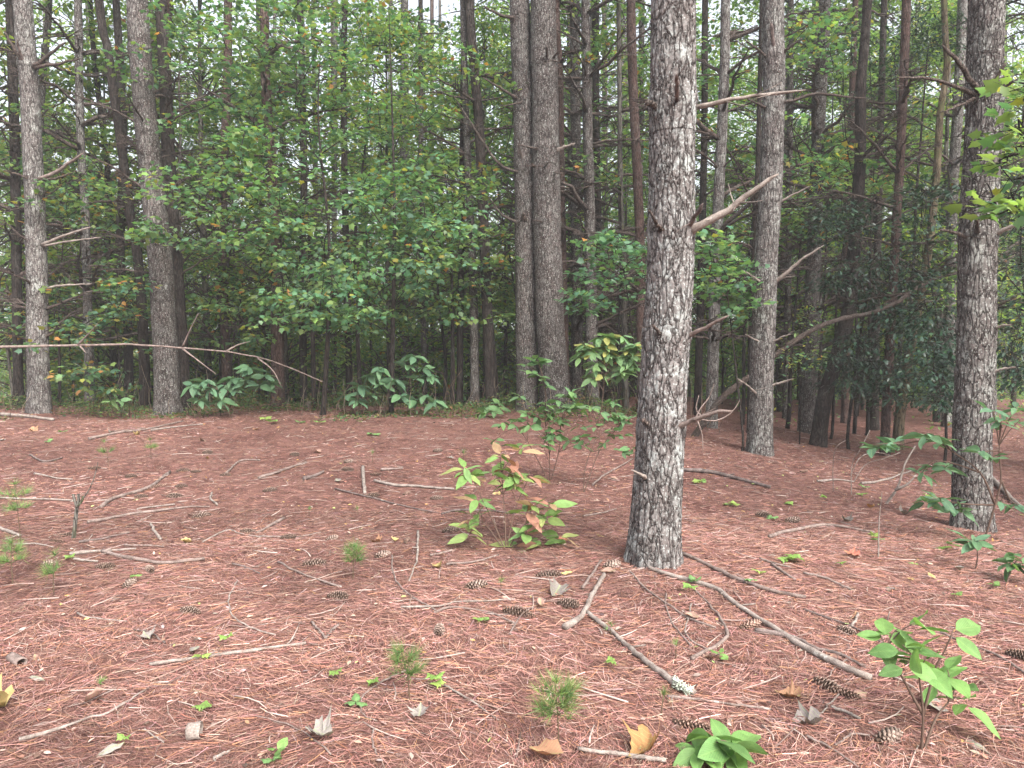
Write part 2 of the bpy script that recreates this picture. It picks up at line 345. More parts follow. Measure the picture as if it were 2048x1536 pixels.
# ---------------------------------------------------------------- needle litter (uncountable)
def litter(n, y0, y1, power, wid, seg):
    u = R.random(n); y = (y0 ** power + u * (y1 ** power - y0 ** power)) ** (1 / power)
    x = (R.random(n) - .5) * 2 * (0.86 * y + .7)
    flow = (fbm(x * .8 + 70, y * .8 + 20, 3) - .45) * 9 + np.where(x > 1, -.5, 0)
    th = flow + R.normal(size=n) * .8
    L = R.uniform(.055, .125, n) * (1 if seg > 1 else .62); bend = R.normal(size=n) * .22
    z0 = height(x, y) + R.uniform(.001, .012, n); lift = R.normal(size=n) * .12
    k = np.linspace(-.5, .5, seg + 1); d = np.stack([np.cos(th), np.sin(th)], 1); pn = np.stack([-d[:, 1], d[:, 0]], 1)
    c = np.zeros((n, seg + 1, 3))
    c[:, :, :2] = np.stack([x, y], 1)[:, None] + d[:, None] * (k[None, :, None] * L[:, None, None]) + pn[:, None] * ((k[None] ** 2 * bend[:, None] * L[:, None])[..., None])
    c[:, :, 2] = z0[:, None] + k[None] * (L * lift)[:, None]
    c[:, :, 2] = np.maximum(c[:, :, 2], height(c[:, :, 0], c[:, :, 1]) + .001)
    wv = np.zeros((n, 1, 3)); wv[:, 0, :2] = pn * (wid * R.uniform(.7, 1.3, n))[:, None] / 2; wv[:, 0, 2] = wid * .35 * R.normal(size=n)
    V = np.stack([c - wv, c + wv], 2).reshape(-1, 3)
    b = (np.arange(n) * 2 * (seg + 1))[:, None] + (np.arange(seg) * 2)[None]
    F = np.stack([b, b + 1, b + 3, b + 2], -1).reshape(-1, 4)
    tonev = (.72 + .56 * sstep(.3, .62, fbm(x * .55 + 11, y * .55 + 31, 4)))[:, None]
    col = tonev * palette(n, [(.265, .140, .113), (.21, .105, .085), (.315, .20, .17), (.135, .072, .062), (.38, .285, .25), (.30, .148, .088)], [30, 29, 13, 18, 3.5, 8], .24)
    return V, F, np.repeat(col, 2 * (seg + 1), 0)
mb = MB()
for args in ((165000, 1.9, 6.5, 1.5, .0015, 2), (160000, 5.5, 15.5, 1.5, .0024, 1), (16000, 13, 24, 1.6, .006, 1)):
    V, F, C = litter(*args); mb.add(V, F, C)
o = obj('pine_needle_litter', mb.mesh('pine_needle_litter', False), M['litter'])
tag(o, 'reddish fallen pine needles strewn over the forest floor', 'needles', kind='stuff')
# bark flakes, twig crumbs and leaf scraps
n = 7000; u = R.random(n); y = (2.0 ** 1.4 + u * (15 ** 1.4 - 2.0 ** 1.4)) ** (1 / 1.4); x = (R.random(n) - .5) * 2 * (.86 * y + .5)
P = np.stack([x, y, height(x, y) + R.uniform(.006, .016, n)], 1); al = np.stack([R.normal(size=n), R.normal(size=n), R.normal(size=n) * .15], 1)
up = np.stack([R.normal(size=n) * .35, R.normal(size=n) * .35, np.ones(n)], 1)
V, F, C = scatter(OVAL, P, al, up, R.uniform(.012, .045, n), palette(n, [(.36, .25, .21), (.27, .14, .10), (.27, .21, .185), (.11, .07, .06), (.45, .28, .10), (.30, .34, .12)], [30, 22, 12, 20, 5, 3]))
mb = MB(); mb.add(V, F, C)
for k in range(1700):
    y = (2.0 ** 1.3 + random.random() * (15 ** 1.3 - 2.0 ** 1.3)) ** (1 / 1.3); x = (random.random() - .5) * 2 * (.84 * y + .4)
    th = random.uniform(0, 6.28); L = random.uniform(.06, .26); q = np.linspace(-.5, .5, 4); b = random.gauss(0, .25)
    xx = x + math.cos(th) * q * L - math.sin(th) * b * q * q * L; yy = y + math.sin(th) * q * L + math.cos(th) * b * q * q * L
    r = random.uniform(.0015, .0045)
    Vt, Ft = tube(np.stack([xx, yy, height(xx, yy) + r * .7 + .008], 1), r * np.array([1, .95, .8, .5]), 4)
    c = random.choice([(.30, .225, .195), (.38, .31, .275), (.17, .12, .105), (.24, .16, .13), (.33, .26, .23)])
    mb.add(Vt, Ft, c)
o = obj('forest_debris', mb.mesh('forest_debris', False), M['litter'])
tag(o, 'tiny twigs, bark flakes and leaf scraps among the needles', 'debris', kind='stuff')

# ---------------------------------------------------------------- trunks
def worley(u, v, pu, seed):
    """F2-F1 cell distance, periodic in u with period pu"""
    rng = np.random.default_rng(seed); T = rng.random((64, 512, 2))
    ui = np.floor(u).astype(int); vi = np.floor(v).astype(int)
    d1 = np.full(u.shape, 9.); d2 = np.full(u.shape, 9.)
    for a in (-1, 0, 1):
        for b in (-1, 0, 1):
            cu = ui + a; cv = vi + b; p = T[(cu % pu) & 63, cv & 511]
            d = np.hypot(cu + p[..., 0] - u, cv + p[..., 1] - v)
            d2 = np.where(d < d1, d1, np.minimum(d2, d)); d1 = np.minimum(d1, d)
    return d2 - d1
def trunk_mesh(C, r, sides, seg_len, plate=.0, seed=0, flare=.20, flare_h=.18, collars=()):
    """C: centre line points bottom->top (local), r: radii at them"""
    Lt = np.linalg.norm(C[-1] - C[0]); n = max(8, int(Lt / seg_len))
    Q = resample(np.column_stack([C, r]), n); P = Q[:, :3]; rr = Q[:, 3]
    zz = P[:, 2]; rr = rr * (1 + flare * np.exp(-np.clip(zz, 0, None) / flare_h))
    for cz, amp in collars: rr = rr * (1 + amp * np.exp(-((zz - cz) / .06) ** 2))
    th = np.linspace(0, 2 * np.pi, sides, endpoint=False)
    TH, ZZ = np.meshgrid(th, np.concatenate([[0], np.cumsum(np.linalg.norm(np.diff(P, axis=0), axis=1))]))
    rng = np.random.default_rng(seed); a = rng.random(8) * 6.28
    lump = 1 + .035 * np.sin(TH * 2 + a[0] + ZZ * .5) + .025 * np.sin(TH * 3 + a[1] - ZZ * .9) + .02 * np.sin(ZZ * 4 + a[2] + TH)
    lump += flare * .5 * np.exp(-ZZ / .25) * np.sin(TH * 5 + a[3])
    RR = rr[:, None] * lump
    if plate > 0:
        r0 = float(np.median(rr)); pu = max(6, int(2 * np.pi * r0 / .032)); s = pu / (2 * np.pi)
        wob = .35 * np.sin(ZZ * 9 + 2 * np.sin(TH * 3)) + .8 * (vnoise(TH * s * .8 + 3, ZZ * 8) - .5)
        e = worley(TH * s + wob * .35 + pu * 4, ZZ / .072 + .5 * vnoise(TH * s, ZZ * 20), pu, seed)
        e2 = worley(TH * s * 2 + pu * 8, ZZ / .04, pu * 2, seed + 1)
        RR = RR + plate * (sstep(0, .20, e) - .8) + plate * .35 * (sstep(0, .4, e2) - .5) + plate * .5 * (vnoise(TH * s * 5, ZZ * 90) - .5)
    V = P[:, None] + np.stack([np.cos(TH) * RR, np.sin(TH) * RR, np.zeros_like(RR)], -1)
    i, j = np.meshgrid(np.arange(n - 1), np.arange(sides), indexing='ij'); j2 = (j + 1) % sides
    F = np.stack([i * sides + j, i * sides + j2, (i + 1) * sides + j2, (i + 1) * sides + j], -1).reshape(-1, 4)
    return mesh_np('trunk', V.reshape(-1, 3), [F], smooth=True)

# dead branch shapes, unit length along +X
def dead_branch(seed, subs, droop):
    rng = np.random.default_rng(seed); mb = MB()
    s = np.linspace(0, 1, 9); y = np.cumsum(rng.normal(size=9)) * .02; z = .22 * s - droop * s ** 2 + np.cumsum(rng.normal(size=9)) * .012
    y -= y[0]; z -= z[0]
    P = np.stack([s, y, z], 1); mb.add(*tube(P, .019 * (1 - s) ** .7 + .004, 5))
    for k in range(subs):
        t = rng.uniform(.25, .97); b = np.array([np.interp(t, s, P[:, c]) for c in range(3)])
        a = rng.choice([-1, 1]) * rng.uniform(.5, 1.1); l = rng.uniform(.12, .42) * (1.1 - t * .6)
        q = np.linspace(0, 1, 4)[:, None]; d = np.array([math.cos(a), math.sin(a), rng.uniform(-.35, .3)])
        Q = b + d * q * l + np.array([0, 0, -.12 * l]) * q ** 2 + rng.normal(size=(4, 3)) * .008 * q
        mb.add(*tube(Q, .008 * (1 - q[:, 0]) + .0026, 4))
        for _ in range(2):
            t2 = rng.uniform(.3, .9); b2 = b + d * t2 * l; d2 = d + rng.normal(size=3) * .6
            mb.add(*tube(np.array([b2, b2 + d2 * l * .35]), np.array([.0042, .002]), 3))
    return mb.mesh('dead_branch')
DEAD = [dead_branch(100 + k, 6 + k, .05 + .05 * (k % 5)) for k in range(10)]
STUB = [dead_branch(200 + k, 0, .02 * k - .1) for k in range(4)]

# pine crown: needle tufts on whorled limbs, unit metres, origin at crown base
def tufts(P, D, ln, col, per=11, wid=.0045):
    n = len(P); P = np.repeat(P, per, 0); D = np.repeat(norm(D), per, 0)
    d = norm(D + R.normal(size=(n * per, 3)) * .55); side = norm(np.cross(d, R.normal(size=(n * per, 3)))) * wid
    L = ln * R.uniform(.7, 1.2, (n * per, 1))
    V = np.stack([P - side, P + side, P + d * L], 1).reshape(-1, 3)
    F = np.arange(n * per * 3).reshape(-1, 3); return V, F, np.repeat(np.repeat(col, per, 0), 3, 0)
PINE_G = [(.045, .085, .050), (.06, .105, .06), (.035, .065, .045), (.10, .13, .05)]
def pine_crown(seed, H, rad, ntuft):
    rng = np.random.default_rng(seed); mb = MB(); wood = MB(); Ps = []; Ds = []
    wood.add(*tube(np.array([[0, 0, 0], [0, 0, H * .97]]), np.array([.09, .015]), 6))
    z = .2
    while z < H:
        for k in range(rng.integers(3, 6)):
            a = rng.uniform(0, 6.28); l = rad * (1 - z / H) ** .7 * rng.uniform(.6, 1.1) * (0.7 if z < 1 else 1); up = rng.uniform(.05, .35)
            s = np.linspace(0, 1, 6); B = np.stack([np.cos(a) * s * l, np.sin(a) * s * l, z + up * s * l - .15 * l * s ** 2], 1)
            wood.add(*tube(B, .022 * (1 - s) + .004, 4))
            m = int(ntuft * l)
            t = rng.uniform(.3, 1, m); off = rng.normal(size=(m, 3)) * np.array([.22, .22, .08]) * (.5 + l * .3)
            Ps.append(np.stack([np.interp(t, s, B[:, c]) for c in range(3)], 1) + off)
            Ds.append(np.stack([np.cos(a) * np.ones(m), np.sin(a) * np.ones(m), .5 * np.ones(m)], 1) + rng.normal(size=(m, 3)) * .5)
        z += rng.uniform(.4, .65)
    P = np.concatenate(Ps); D = np.concatenate(Ds)
    V, F, C = tufts(P, D, .13, palette(len(P), PINE_G, [5, 4, 4, 1]), 9, .006)
    mb.add(V, F, C)
    return mb.mesh('crown', False), wood.mesh('crown_limbs')
PCROWN = [pine_crown(300 + k, 6.5 + k, 2.2 + .2 * k, 8) for k in range(3)]

LANDMARK = {}
def pine(name, px, D, wt, wb, mat, label, dead=(), ndead=0, dead_len=(.4, 1.2), sides=24, seg=.08, plate=0, top=13.0, collars_px=(), crown=True, group='pine trees of the wood', lean_top=None, dead_from=1.2, cat='tree', tufts_on=False, thick=None, crown_z=None):
    """px: photo points of the trunk's centre line, top first; D: depth of the trunk"""
    pts = np.array([at(x, y, D) for x, y in px])[::-1]
    base = pts[0].copy(); gz = hz(base[0], base[1])
    pts = np.vstack([[base[0], base[1], gz - .12], pts[pts[:, 2] > gz + .25]]) if len(pts) else pts
    zt = pts[-1][2]; d = (pts[-1] - pts[max(0, len(pts) - 2)]); d /= max(d[2], .1)
    d[:2] = np.clip(d[:2], -.08, .08); d = d * .7 + np.array([0, 0, .3])
    frm = pts[-1] + d * max(.5, top - zt); pts = np.vstack([pts, frm])
    org = np.array([base[0], base[1], gz]); L = pts - org
    rb = wb / FPX * D / 2; rt = wt / FPX * D / 2
    zv = L[:, 2]; zpix = max(zt - gz, 1)
    rad = rb + (rt - rb) * np.clip(zv / zpix, 0, 1); rad = np.where(zv > zpix, rt * np.clip(1 - .5 * (zv - zpix) / max(top - zt, .5), .35, 1), rad)
    cz = [(at(px[0][0], y, D)[2] - gz, a) for y, a in collars_px]
    e = empty(name, org); tag(e, label, cat, group)
    obj('trunk', trunk_mesh(L, rad, sides, seg, plate, zlib.crc32(label.encode()) % 9973, collars=cz), mat, e)
    def centre(z): return np.array([np.interp(z, L[:, 2], L[:, 0]), np.interp(z, L[:, 2], L[:, 1]), z]), np.interp(z, L[:, 2], rad)
    for b in dead:                                            # traced branches: (list of px, width px at root, width px at tip, depth change[, material])
        pth, w0, w1, dd = b[:4]; m2 = M[b[4]] if len(b) > 4 else M['dead_wood']
        k = np.linspace(0, 1, len(pth)); P = np.array([at(x, y, D - rad[1] * .5 + dd * kk) for (x, y), kk in zip(pth, k)]) - org
        Q = resample(P, 12); s = np.linspace(0, 1, 12); bb = MB(); Q[2:-1] += R.normal(size=(9, 3)) * .14 * (w0 / FPX * D / 2)
        rb_ = (w0 + (w1 - w0) * s) / FPX * D / 2; rb_[-1] *= .35; bb.add(*tube(Q, rb_, 7, jit=.25, rng=R))
        ob = obj('dead_branch', bb.mesh('dead_branch'), m2, e)
        lb_ = np.linalg.norm(Q[-1] - Q[0])
        for _ in range(int(lb_ * 7)):
            i0 = random.randint(2, 10); d_ = norm(Q[i0 + 1] - Q[i0]); t_ = norm(d_ * .6 + R.normal(size=3) * .7) * random.uniform(.03, .22); tb = MB()
            tb.add(*tube(np.array([Q[i0], Q[i0] + t_ * .6 + R.normal(size=3) * .006, Q[i0] + t_]), np.array([max(.0025, rb_[i0] * .32), .0022, .0012]), 4)); obj('twig', tb.mesh('twig'), m2, ob)
        if len(b) > 5:
            for tw in b[5]:
                T = np.array([at(x, y, D + dd * .5) for x, y in tw]) - org; tb = MB(); tb.add(*tube(resample(T, 7), np.linspace(3.2, 1.2, 7) / FPX * D / 2, 5)); obj('twig', tb.mesh('twig'), m2, ob)
    z = dead_from + random.uniform(0, .4); cnt = 0
    while cnt < ndead and z < min(top - .5, 2.2 + D * .46):
        c, rr = centre(z)
        for k in range(random.choice([3, 3, 4, 5])):
            a = random.uniform(0, 6.28); ln = random.uniform(*dead_len)
            o = obj('dead_branch', random.choice(DEAD if ln > .35 else STUB), M['dead_wood'], e)
            o.location = c + np.array([math.cos(a), math.sin(a), 0]) * rr * .6
            t = (thick or 1.0) * random.uniform(.8, 1.2)
            o.rotation_euler = (0, -random.uniform(-.1, .5), a); o.scale = (ln, ln * t, ln * t); cnt += 1
        z += random.uniform(.4, .7)
    if crown:
        k = random.randrange(3); c = obj('crown', PCROWN[k][0], M['needle'], e); lo = obj('limbs', PCROWN[k][1], M['dead_wood'], c)
        tp, _ = centre(crown_z or max(top - 3.0, 9.0)); c.location = tp; c.rotation_euler.z = random.uniform(0, 6.28); s = random.uniform(.85, 1.15); c.scale = (s, s, s)
    return e, org

# --- the trees one can pick out, left to right
NEAR = pine('pine_tree', [(1347, 0), (1345, 220), (1344, 450), (1333, 680), (1322, 880), (1310, 1050), (1307, 1128)], ground(1307, 1125)[1], 86, 96, M['near_bark'],
    'thick lichen-splotched pine standing alone in front, nearest to the camera', sides=150, seg=.011, plate=.010, collars_px=((205, .09), (455, .06), (672, .05), (858, .04)), top=12.5, dead=[
    ([(1388, 216), (1440, 203), (1500, 192), (1560, 186), (1612, 180)], 10, 4, -.25, 'pale_wood'),
    ([(1378, 466), (1395, 452), (1440, 428), (1480, 402), (1520, 372), (1557, 348)], 19, 6, -.3, 'pale_wood', [[(1468, 408), (1462, 390), (1456, 366)], [(1468, 410), (1484, 412)]]),
    ([(1352, 212), (1354, 185), (1353, 148)], 11, 7, -.3, 'dark_wood'), ([(1312, 214), (1300, 206), (1290, 208)], 12, 8, -.05),
    ([(1372, 462), (1388, 436), (1406, 407)], 11, 6, -.25, 'dark_wood'), ([(1330, 466), (1312, 446), (1297, 418)], 10, 4, -.2),
    ([(1376, 672), (1400, 660), (1430, 645), (1458, 631)], 10, 4, -.25, 'brown_wood'),
    ([(1338, 862), (1372, 846), (1400, 834), (1436, 824), (1466, 822)], 12, 5, -.3, 'brown_wood', [[(1390, 838), (1402, 815), (1418, 795), (1428, 768)], [(1405, 834), (1392, 818), (1398, 790)], [(1400, 838), (1430, 842), (1462, 826), (1480, 800)], [(1395, 842), (1404, 870), (1406, 905)]]),
    ([(1330, 674), (1316, 662), (1304, 648)], 9, 5, -.15), ([(1296, 958), (1280, 948), (1262, 940)], 9, 3, -.2, 'pale_wood'), ([(1300, 848), (1290, 846), (1286, 838)], 12, 8, -.1)])
LANDMARK['the nearest lichen pine'] = NEAR[1]
PALE = 'pale_wood'
T30 = pine('pine_tree', [(1546, 0), (1547, 180), (1542, 350), (1532, 520), (1526, 690), (1521, 850), (1519, 912)], ground(1519, 908)[1], 42, 46, M['lichen_bark'],
    'white-flecked pine standing just behind and right of the nearest lichen pine', sides=72, seg=.03, plate=.008, collars_px=((110, .1), (210, .1), (400, .08), (560, .07), (690, .06)), dead=[
    ([(1552, 206), (1590, 200), (1630, 188), (1680, 192), (1736, 196)], 8, 3, -.3), ([(1562, 110), (1580, 94), (1604, 76)], 7, 3, -.2), ([(1550, 112), (1545, 80), (1543, 44)], 9, 5, -.2, 'dark_wood'),
    ([(1532, 112), (1512, 96), (1488, 78)], 6, 2, -.2), ([(1558, 405), (1585, 390), (1620, 372)], 6, 2, -.2, PALE), ([(1545, 566), (1570, 548), (1600, 522), (1640, 494)], 9, 3, -.3, PALE, [[(1600, 522), (1622, 508), (1648, 490)], [(1560, 556), (1590, 552)]]),
    ([(1536, 690), (1560, 676), (1582, 668)], 6, 2, -.2, PALE), ([(1540, 772), (1565, 764), (1588, 757)], 6, 2, -.2, PALE), ([(1530, 215), (1508, 204), (1490, 196)], 6, 2, -.2), ([(1524, 566), (1504, 552), (1486, 540)], 5, 2, -.2, PALE),
    ([(1520, 684), (1504, 676), (1490, 668)], 4, 2, -.2, PALE), ([(1516, 790), (1496, 772), (1474, 756)], 5, 2, -.2, PALE)], thick=.8)
LANDMARK['the white-flecked pine behind it'] = T30[1]
T38 = pine('pine_tree', [(1973, 0), (1971, 190), (1960, 380), (1955, 520), (1950, 720), (1944, 860), (1943, 1010), (1942, 1062)], ground(1942, 1058)[1], 61, 68, M['lichen_bark'],
    'stout scaly pine at the right edge with a leafy sapling at its foot', sides=96, seg=.02, plate=.010, collars_px=((186, .1), (470, .09), (660, .05), (745, .06)), dead=[
    ([(1962, 186), (1940, 160), (1915, 122), (1884, 88)], 12, 6, -.3), ([(1952, 190), (1910, 172), (1860, 157), (1794, 155)], 9, 4, -.3), ([(1978, 188), (1990, 160), (2014, 124)], 10, 5, -.25, 'dark_wood'),
    ([(1988, 182), (2018, 168), (2060, 150)], 8, 5, -.2), ([(1950, 196), (1912, 214), (1878, 226)], 7, 3, -.2), ([(1982, 474), (2015, 456), (2058, 440)], 10, 5, -.2, PALE), ([(1930, 474), (1905, 464), (1878, 458)], 8, 4, -.2),
    ([(1975, 660), (2000, 652), (2024, 650)], 7, 3, -.15, PALE), ([(1975, 748), (2004, 738), (2032, 734)], 7, 3, -.15, PALE), ([(1956, 470), (1955, 450), (1952, 432)], 10, 4, -.3)])
LANDMARK['the stout pine at the right edge'] = T38[1]
T19 = []
TW = 13.4
pine('pine_tree', [(1039, 0), (1046, 170), (1049, 340), (1051, 520), (1053, 700), (1055, 820)], TW + .1, 37, 44, M['pine_bark'], 'left and slimmer stem of the twin pines at the middle', sides=64, seg=.04, plate=.008, group='twin pines', collars_px=((35, .08), (195, .08), (330, .07), (445, .06)), dead=[
    ([(1036, 198), (1005, 178), (965, 155)], 7, 3, -.3), ([(1040, 345), (1000, 330), (960, 275), (928, 225), (908, 192)], 7, 2, -.6), ([(1036, 446), (1005, 430), (975, 392)], 7, 2, -.4), ([(1030, 36), (1000, 30), (968, 12)], 8, 3, -.4), ([(1048, 330), (1040, 300), (1038, 272)], 6, 2, -.3), ([(1050, 445), (1048, 436), (1046, 425)], 14, 5, -.2), ([(1046, 200), (1040, 205), (1006, 212)], 4, 2, -.3)])
T19 = pine('pine_tree', [(1085, 0), (1089, 140), (1092, 290), (1095, 460), (1099, 620), (1108, 770), (1112, 838)], TW - .1, 47, 58, M['pine_bark'], 'right and stouter stem of the twin pines at the middle', sides=72, seg=.035, plate=.009, group='twin pines', collars_px=((125, .1), (298, .08), (445, .06), (590, .05)), dead=[
    ([(1092, 124), (1094, 108), (1093, 92)], 7, 4, -.3), ([(1102, 122), (1110, 112), (1116, 103)], 6, 3, -.2), ([(1112, 300), (1130, 294), (1150, 286)], 8, 4, -.2, PALE), ([(1080, 300), (1058, 294), (1036, 290)], 6, 3, -.3), ([(1090, 446), (1078, 442), (1066, 440)], 5, 2, -.3)])
LANDMARK['the twin pines'] = T19[1]
T1 = pine('pine_tree', [(45, 0), (57, 150), (66, 330), (73, 520), (76, 700), (79, 822)], 13.0, 33, 40, M['lichen_bark'], 'pale lichen-crusted pine near the left edge, crossed by a long level branch', sides=64, seg=.04, plate=.008, collars_px=((130, .12), (355, .08), (485, .08), (575, .06)), dead=[
    ([(66, 134), (100, 108), (132, 84)], 9, 4, -.3), ([(70, 136), (110, 128), (162, 117)], 8, 3, -.3), ([(52, 132), (30, 100), (8, 62)], 9, 4, -.3), ([(52, 130), (40, 105), (34, 78)], 7, 3, -.3, 'dark_wood'),
    ([(78, 358), (110, 345), (140, 325), (166, 306)], 9, 4, -.4, 'brown_wood'), ([(80, 360), (115, 356), (150, 343)], 6, 2, -.3), ([(84, 490), (120, 474), (150, 464), (182, 454)], 7, 3, -.3, PALE), ([(86, 492), (140, 482), (204, 474)], 5, 2, -.3, PALE),
    ([(90, 577), (130, 570), (182, 568)], 6, 2, -.3, PALE), ([(66, 572), (50, 560), (30, 556)], 4, 2, -.3), ([(64, 488), (40, 470), (5, 440)], 4, 2, -.3), ([(62, 360), (40, 350), (5, 340)], 5, 2, -.4)], ndead=8, dead_len=(.6, 1.3))
LANDMARK['the pale pine near the left edge'] = T1[1]
T7 = pine('pine_tree', [(275, 0), (284, 150), (300, 330), (318, 500), (328, 640), (335, 790), (336, 822)], 13.0, 37, 50, M['pine_bark'], 'thick grey pine left of the maples, front of a close pair', sides=64, seg=.04, plate=.008, collars_px=((100, .1), (300, .06), (480, .05)), ndead=10, dead_len=(.5, 1.3), dead_from=3.6)
LANDMARK['the thick pine left of the maples'] = T7[1]
P_ = [  # px path, D, w_top, w_base, bark, label, n dead
 ([(20, 0), (30, 300), (34, 600), (36, 800)], 14.5, 16, 19, 'dark_bark', 'dark trunk half hidden behind the pale left-edge pine', 10),
 ([(98, 0), (86, 150), (78, 350), (72, 800)], 17, 12, 15, 'pine_bark', 'slim pine just behind the pale left-edge pine, leaning right at top', 10),
 ([(156, 0), (160, 250), (170, 420), (174, 560), (180, 800)], 15, 14, 18, 'lichen_bark', 'slim straight pale pine, next right of the pale left-edge pine', 14),
 ([(180, 0), (190, 130), (203, 240), (220, 400), (235, 800)], 18, 9, 12, 'dark_bark', 'thin dark pine leaning left at the top, behind the curving trunk', 12),
 ([(232, 0), (240, 130), (247, 300), (240, 520), (254, 620), (258, 800)], 16, 14, 18, 'dark_bark', 'dark rough trunk left of the thick pine, behind the curving trunk', 6),
 ([(322, 0), (330, 150), (338, 340), (350, 520), (361, 700), (366, 822)], 13.5, 20, 33, 'dark_bark', 'darker rear trunk of the close pair left of the maples', 6),
 ([(338, 0), (334, 150), (334, 330), (342, 480), (346, 800)], 17, 14, 16, 'red_bark', 'reddish trunk rising behind the thick pine pair', 8),
 ([(456, 0), (454, 180), (447, 350), (444, 520), (450, 660), (456, 810)], 15.5, 15, 20, 'red_bark', 'reddish-brown trunk among the maple leaves, first right of the thick pair', 10),
 ([(529, 0), (532, 180), (543, 340), (553, 500), (555, 650), (556, 815)], 14, 17, 26, 'red_bark', 'brown scaly trunk behind the maple leaves with a leafy shrub at its left', 10),
 ([(600, 0), (604, 150), (608, 350), (605, 520), (607, 812)], 15, 12, 15, 'dark_bark', 'slim dark trunk between the brown scaly trunk and the forked maple', 6),
 ([(690, 0), (687, 150), (690, 400), (697, 700), (700, 812)], 16, 11, 14, 'dark_bark', 'slender dark trunk right of the forked maple', 6),
 ([(841, 0), (842, 250), (841, 420), (850, 800)], 18, 9, 12, 'pine_bark', 'thin grey trunk in the gap left of the tall dark straight trunk', 8),
 ([(928, 0), (926, 220), (924, 400), (921, 600), (919, 815)], 14.6, 10, 14, 'dark_bark', 'blackish slim trunk, left of three close stems by the twin pines', 5),
 ([(932, 220), (940, 420), (948, 640), (950, 818)], 14.2, 13, 18, 'pine_bark', 'grey-brown slim trunk, middle of three close stems by the twin pines', 5),
 ([(938, 0), (948, 130), (958, 250), (966, 430), (974, 610), (984, 812)], 14, 17, 24, 'dark_bark', 'tall dark straight trunk leaning left, just left of the twin pines', 9),
 ([(1112, 0), (1120, 160), (1123, 420), (1128, 640), (1132, 818)], 15, 13, 17, 'red_bark', 'reddish slim trunk tucked behind the right twin pine', 5),
 ([(1150, 0), (1151, 240), (1153, 500), (1154, 690), (1156, 820)], 16, 19, 23, 'pine_bark', 'grey trunk second right of the twin pines, behind bare whorled branches', 14),
 ([(1171, 0), (1175, 230), (1179, 420), (1182, 600), (1186, 822)], 14.5, 17, 25, 'pine_bark', 'pine with bare upswept whorls of branches right of the twin pines', 18),
 ([(1191, 0), (1192, 240), (1196, 480), (1200, 818)], 17, 14, 17, 'dark_bark', 'dark trunk just behind the pine with upswept whorls', 8),
 ([(1237, 0), (1239, 150), (1241, 400), (1246, 560), (1252, 820)], 15, 8, 13, 'grey_bark', 'thin grey forked stem left of the nearest lichen pine', 8),
 ([(1262, 0), (1267, 190), (1277, 400), (1281, 560), (1284, 822)], 14.3, 17, 20, 'red_bark', 'straight brown trunk just left of the nearest lichen pine', 4),
 ([(1410, 0), (1409, 250), (1404, 480), (1398, 700), (1394, 850)], 15.5, 12, 15, 'dark_bark', 'slim dark trunk close right of the nearest lichen pine', 8),
 ([(1451, 0), (1449, 130), (1442, 310), (1433, 490), (1427, 680), (1422, 852)], 13.5, 18, 24, 'lichen_bark', 'speckled pine between the nearest lichen pine and the white-flecked pine', 12),
 ([(1520, 150), (1515, 350), (1504, 600), (1500, 850)], 13.2, 9, 12, 'dark_bark', 'dark thin trunk hugging the left side of the white-flecked pine', 3),
 ([(1582, 0), (1580, 250), (1577, 500), (1572, 840)], 18, 11, 13, 'pine_bark', 'thin grey trunk close right of the white-flecked pine', 12),
 ([(1650, 0), (1644, 130), (1637, 260), (1628, 500), (1620, 650), (1612, 840)], 15, 22, 30, 'pine_bark', 'grey pine ringed with dead twigs, left of the dark leaning trunk', 18),
 ([(1735, 0), (1722, 170), (1720, 330), (1708, 500), (1698, 610), (1672, 720), (1648, 800), (1634, 872)], 12.6, 17, 30, 'dark_bark', 'black crooked trunk kicked out to the left at its foot', 6),
 ([(1813, 0), (1808, 140), (1801, 310), (1791, 480), (1782, 650), (1774, 790), (1770, 880)], 12.4, 16, 18, 'red_bark', 'slim brown trunk leaning left at the foot, centre of the dark laurels', 8),
 ([(1888, 0), (1894, 130), (1880, 230), (1873, 350), (1857, 500), (1840, 600), (1822, 690), (1808, 770), (1798, 852)], 13.0, 11, 20, 'tan_bark', 'tan mossy bent trunk between the slim brown trunk and right-edge pine', 6),
 ([(1926, 0), (1917, 200), (1908, 330), (1902, 480), (1895, 850)], 16.5, 19, 21, 'lichen_bark', 'pale trunk just behind the right-edge pine', 14),
 ([(1700, 330), (1695, 480), (1690, 850)], 17, 14, 16, 'red_bark', 'straight brown trunk in the dark behind the black crooked trunk', 6),
 ([(1756, 450), (1752, 600), (1748, 850)], 16, 14, 20, 'dark_bark', 'dark straight trunk behind the level limb among the laurels', 4)]
for path, D, wt, wb, bm, lab, nd in P_:
    pine('pine_tree', path, D, wt, wb, M[bm], lab, ndead=int(nd * 3), dead_len=(.6, 1.9) if nd > 9 else (.4, 1.3), sides=18, seg=.12, plate=.004, top=random.uniform(12, 15), dead_from=1.4 if nd > 9 else 2.2)
# the curving trunk
pine('deciduous_tree', [(198, 0), (214, 90), (226, 180), (244, 300), (262, 440), (274, 500), (284, 620), (288, 720), (290, 815)], 14.2, 15, 21, M['dark_bark'], 'curving rough trunk sweeping up to the left, beside the thick pine', ndead=5, dead_len=(.4, 1.2), sides=18, seg=.1, plate=.006, dead_from=3)

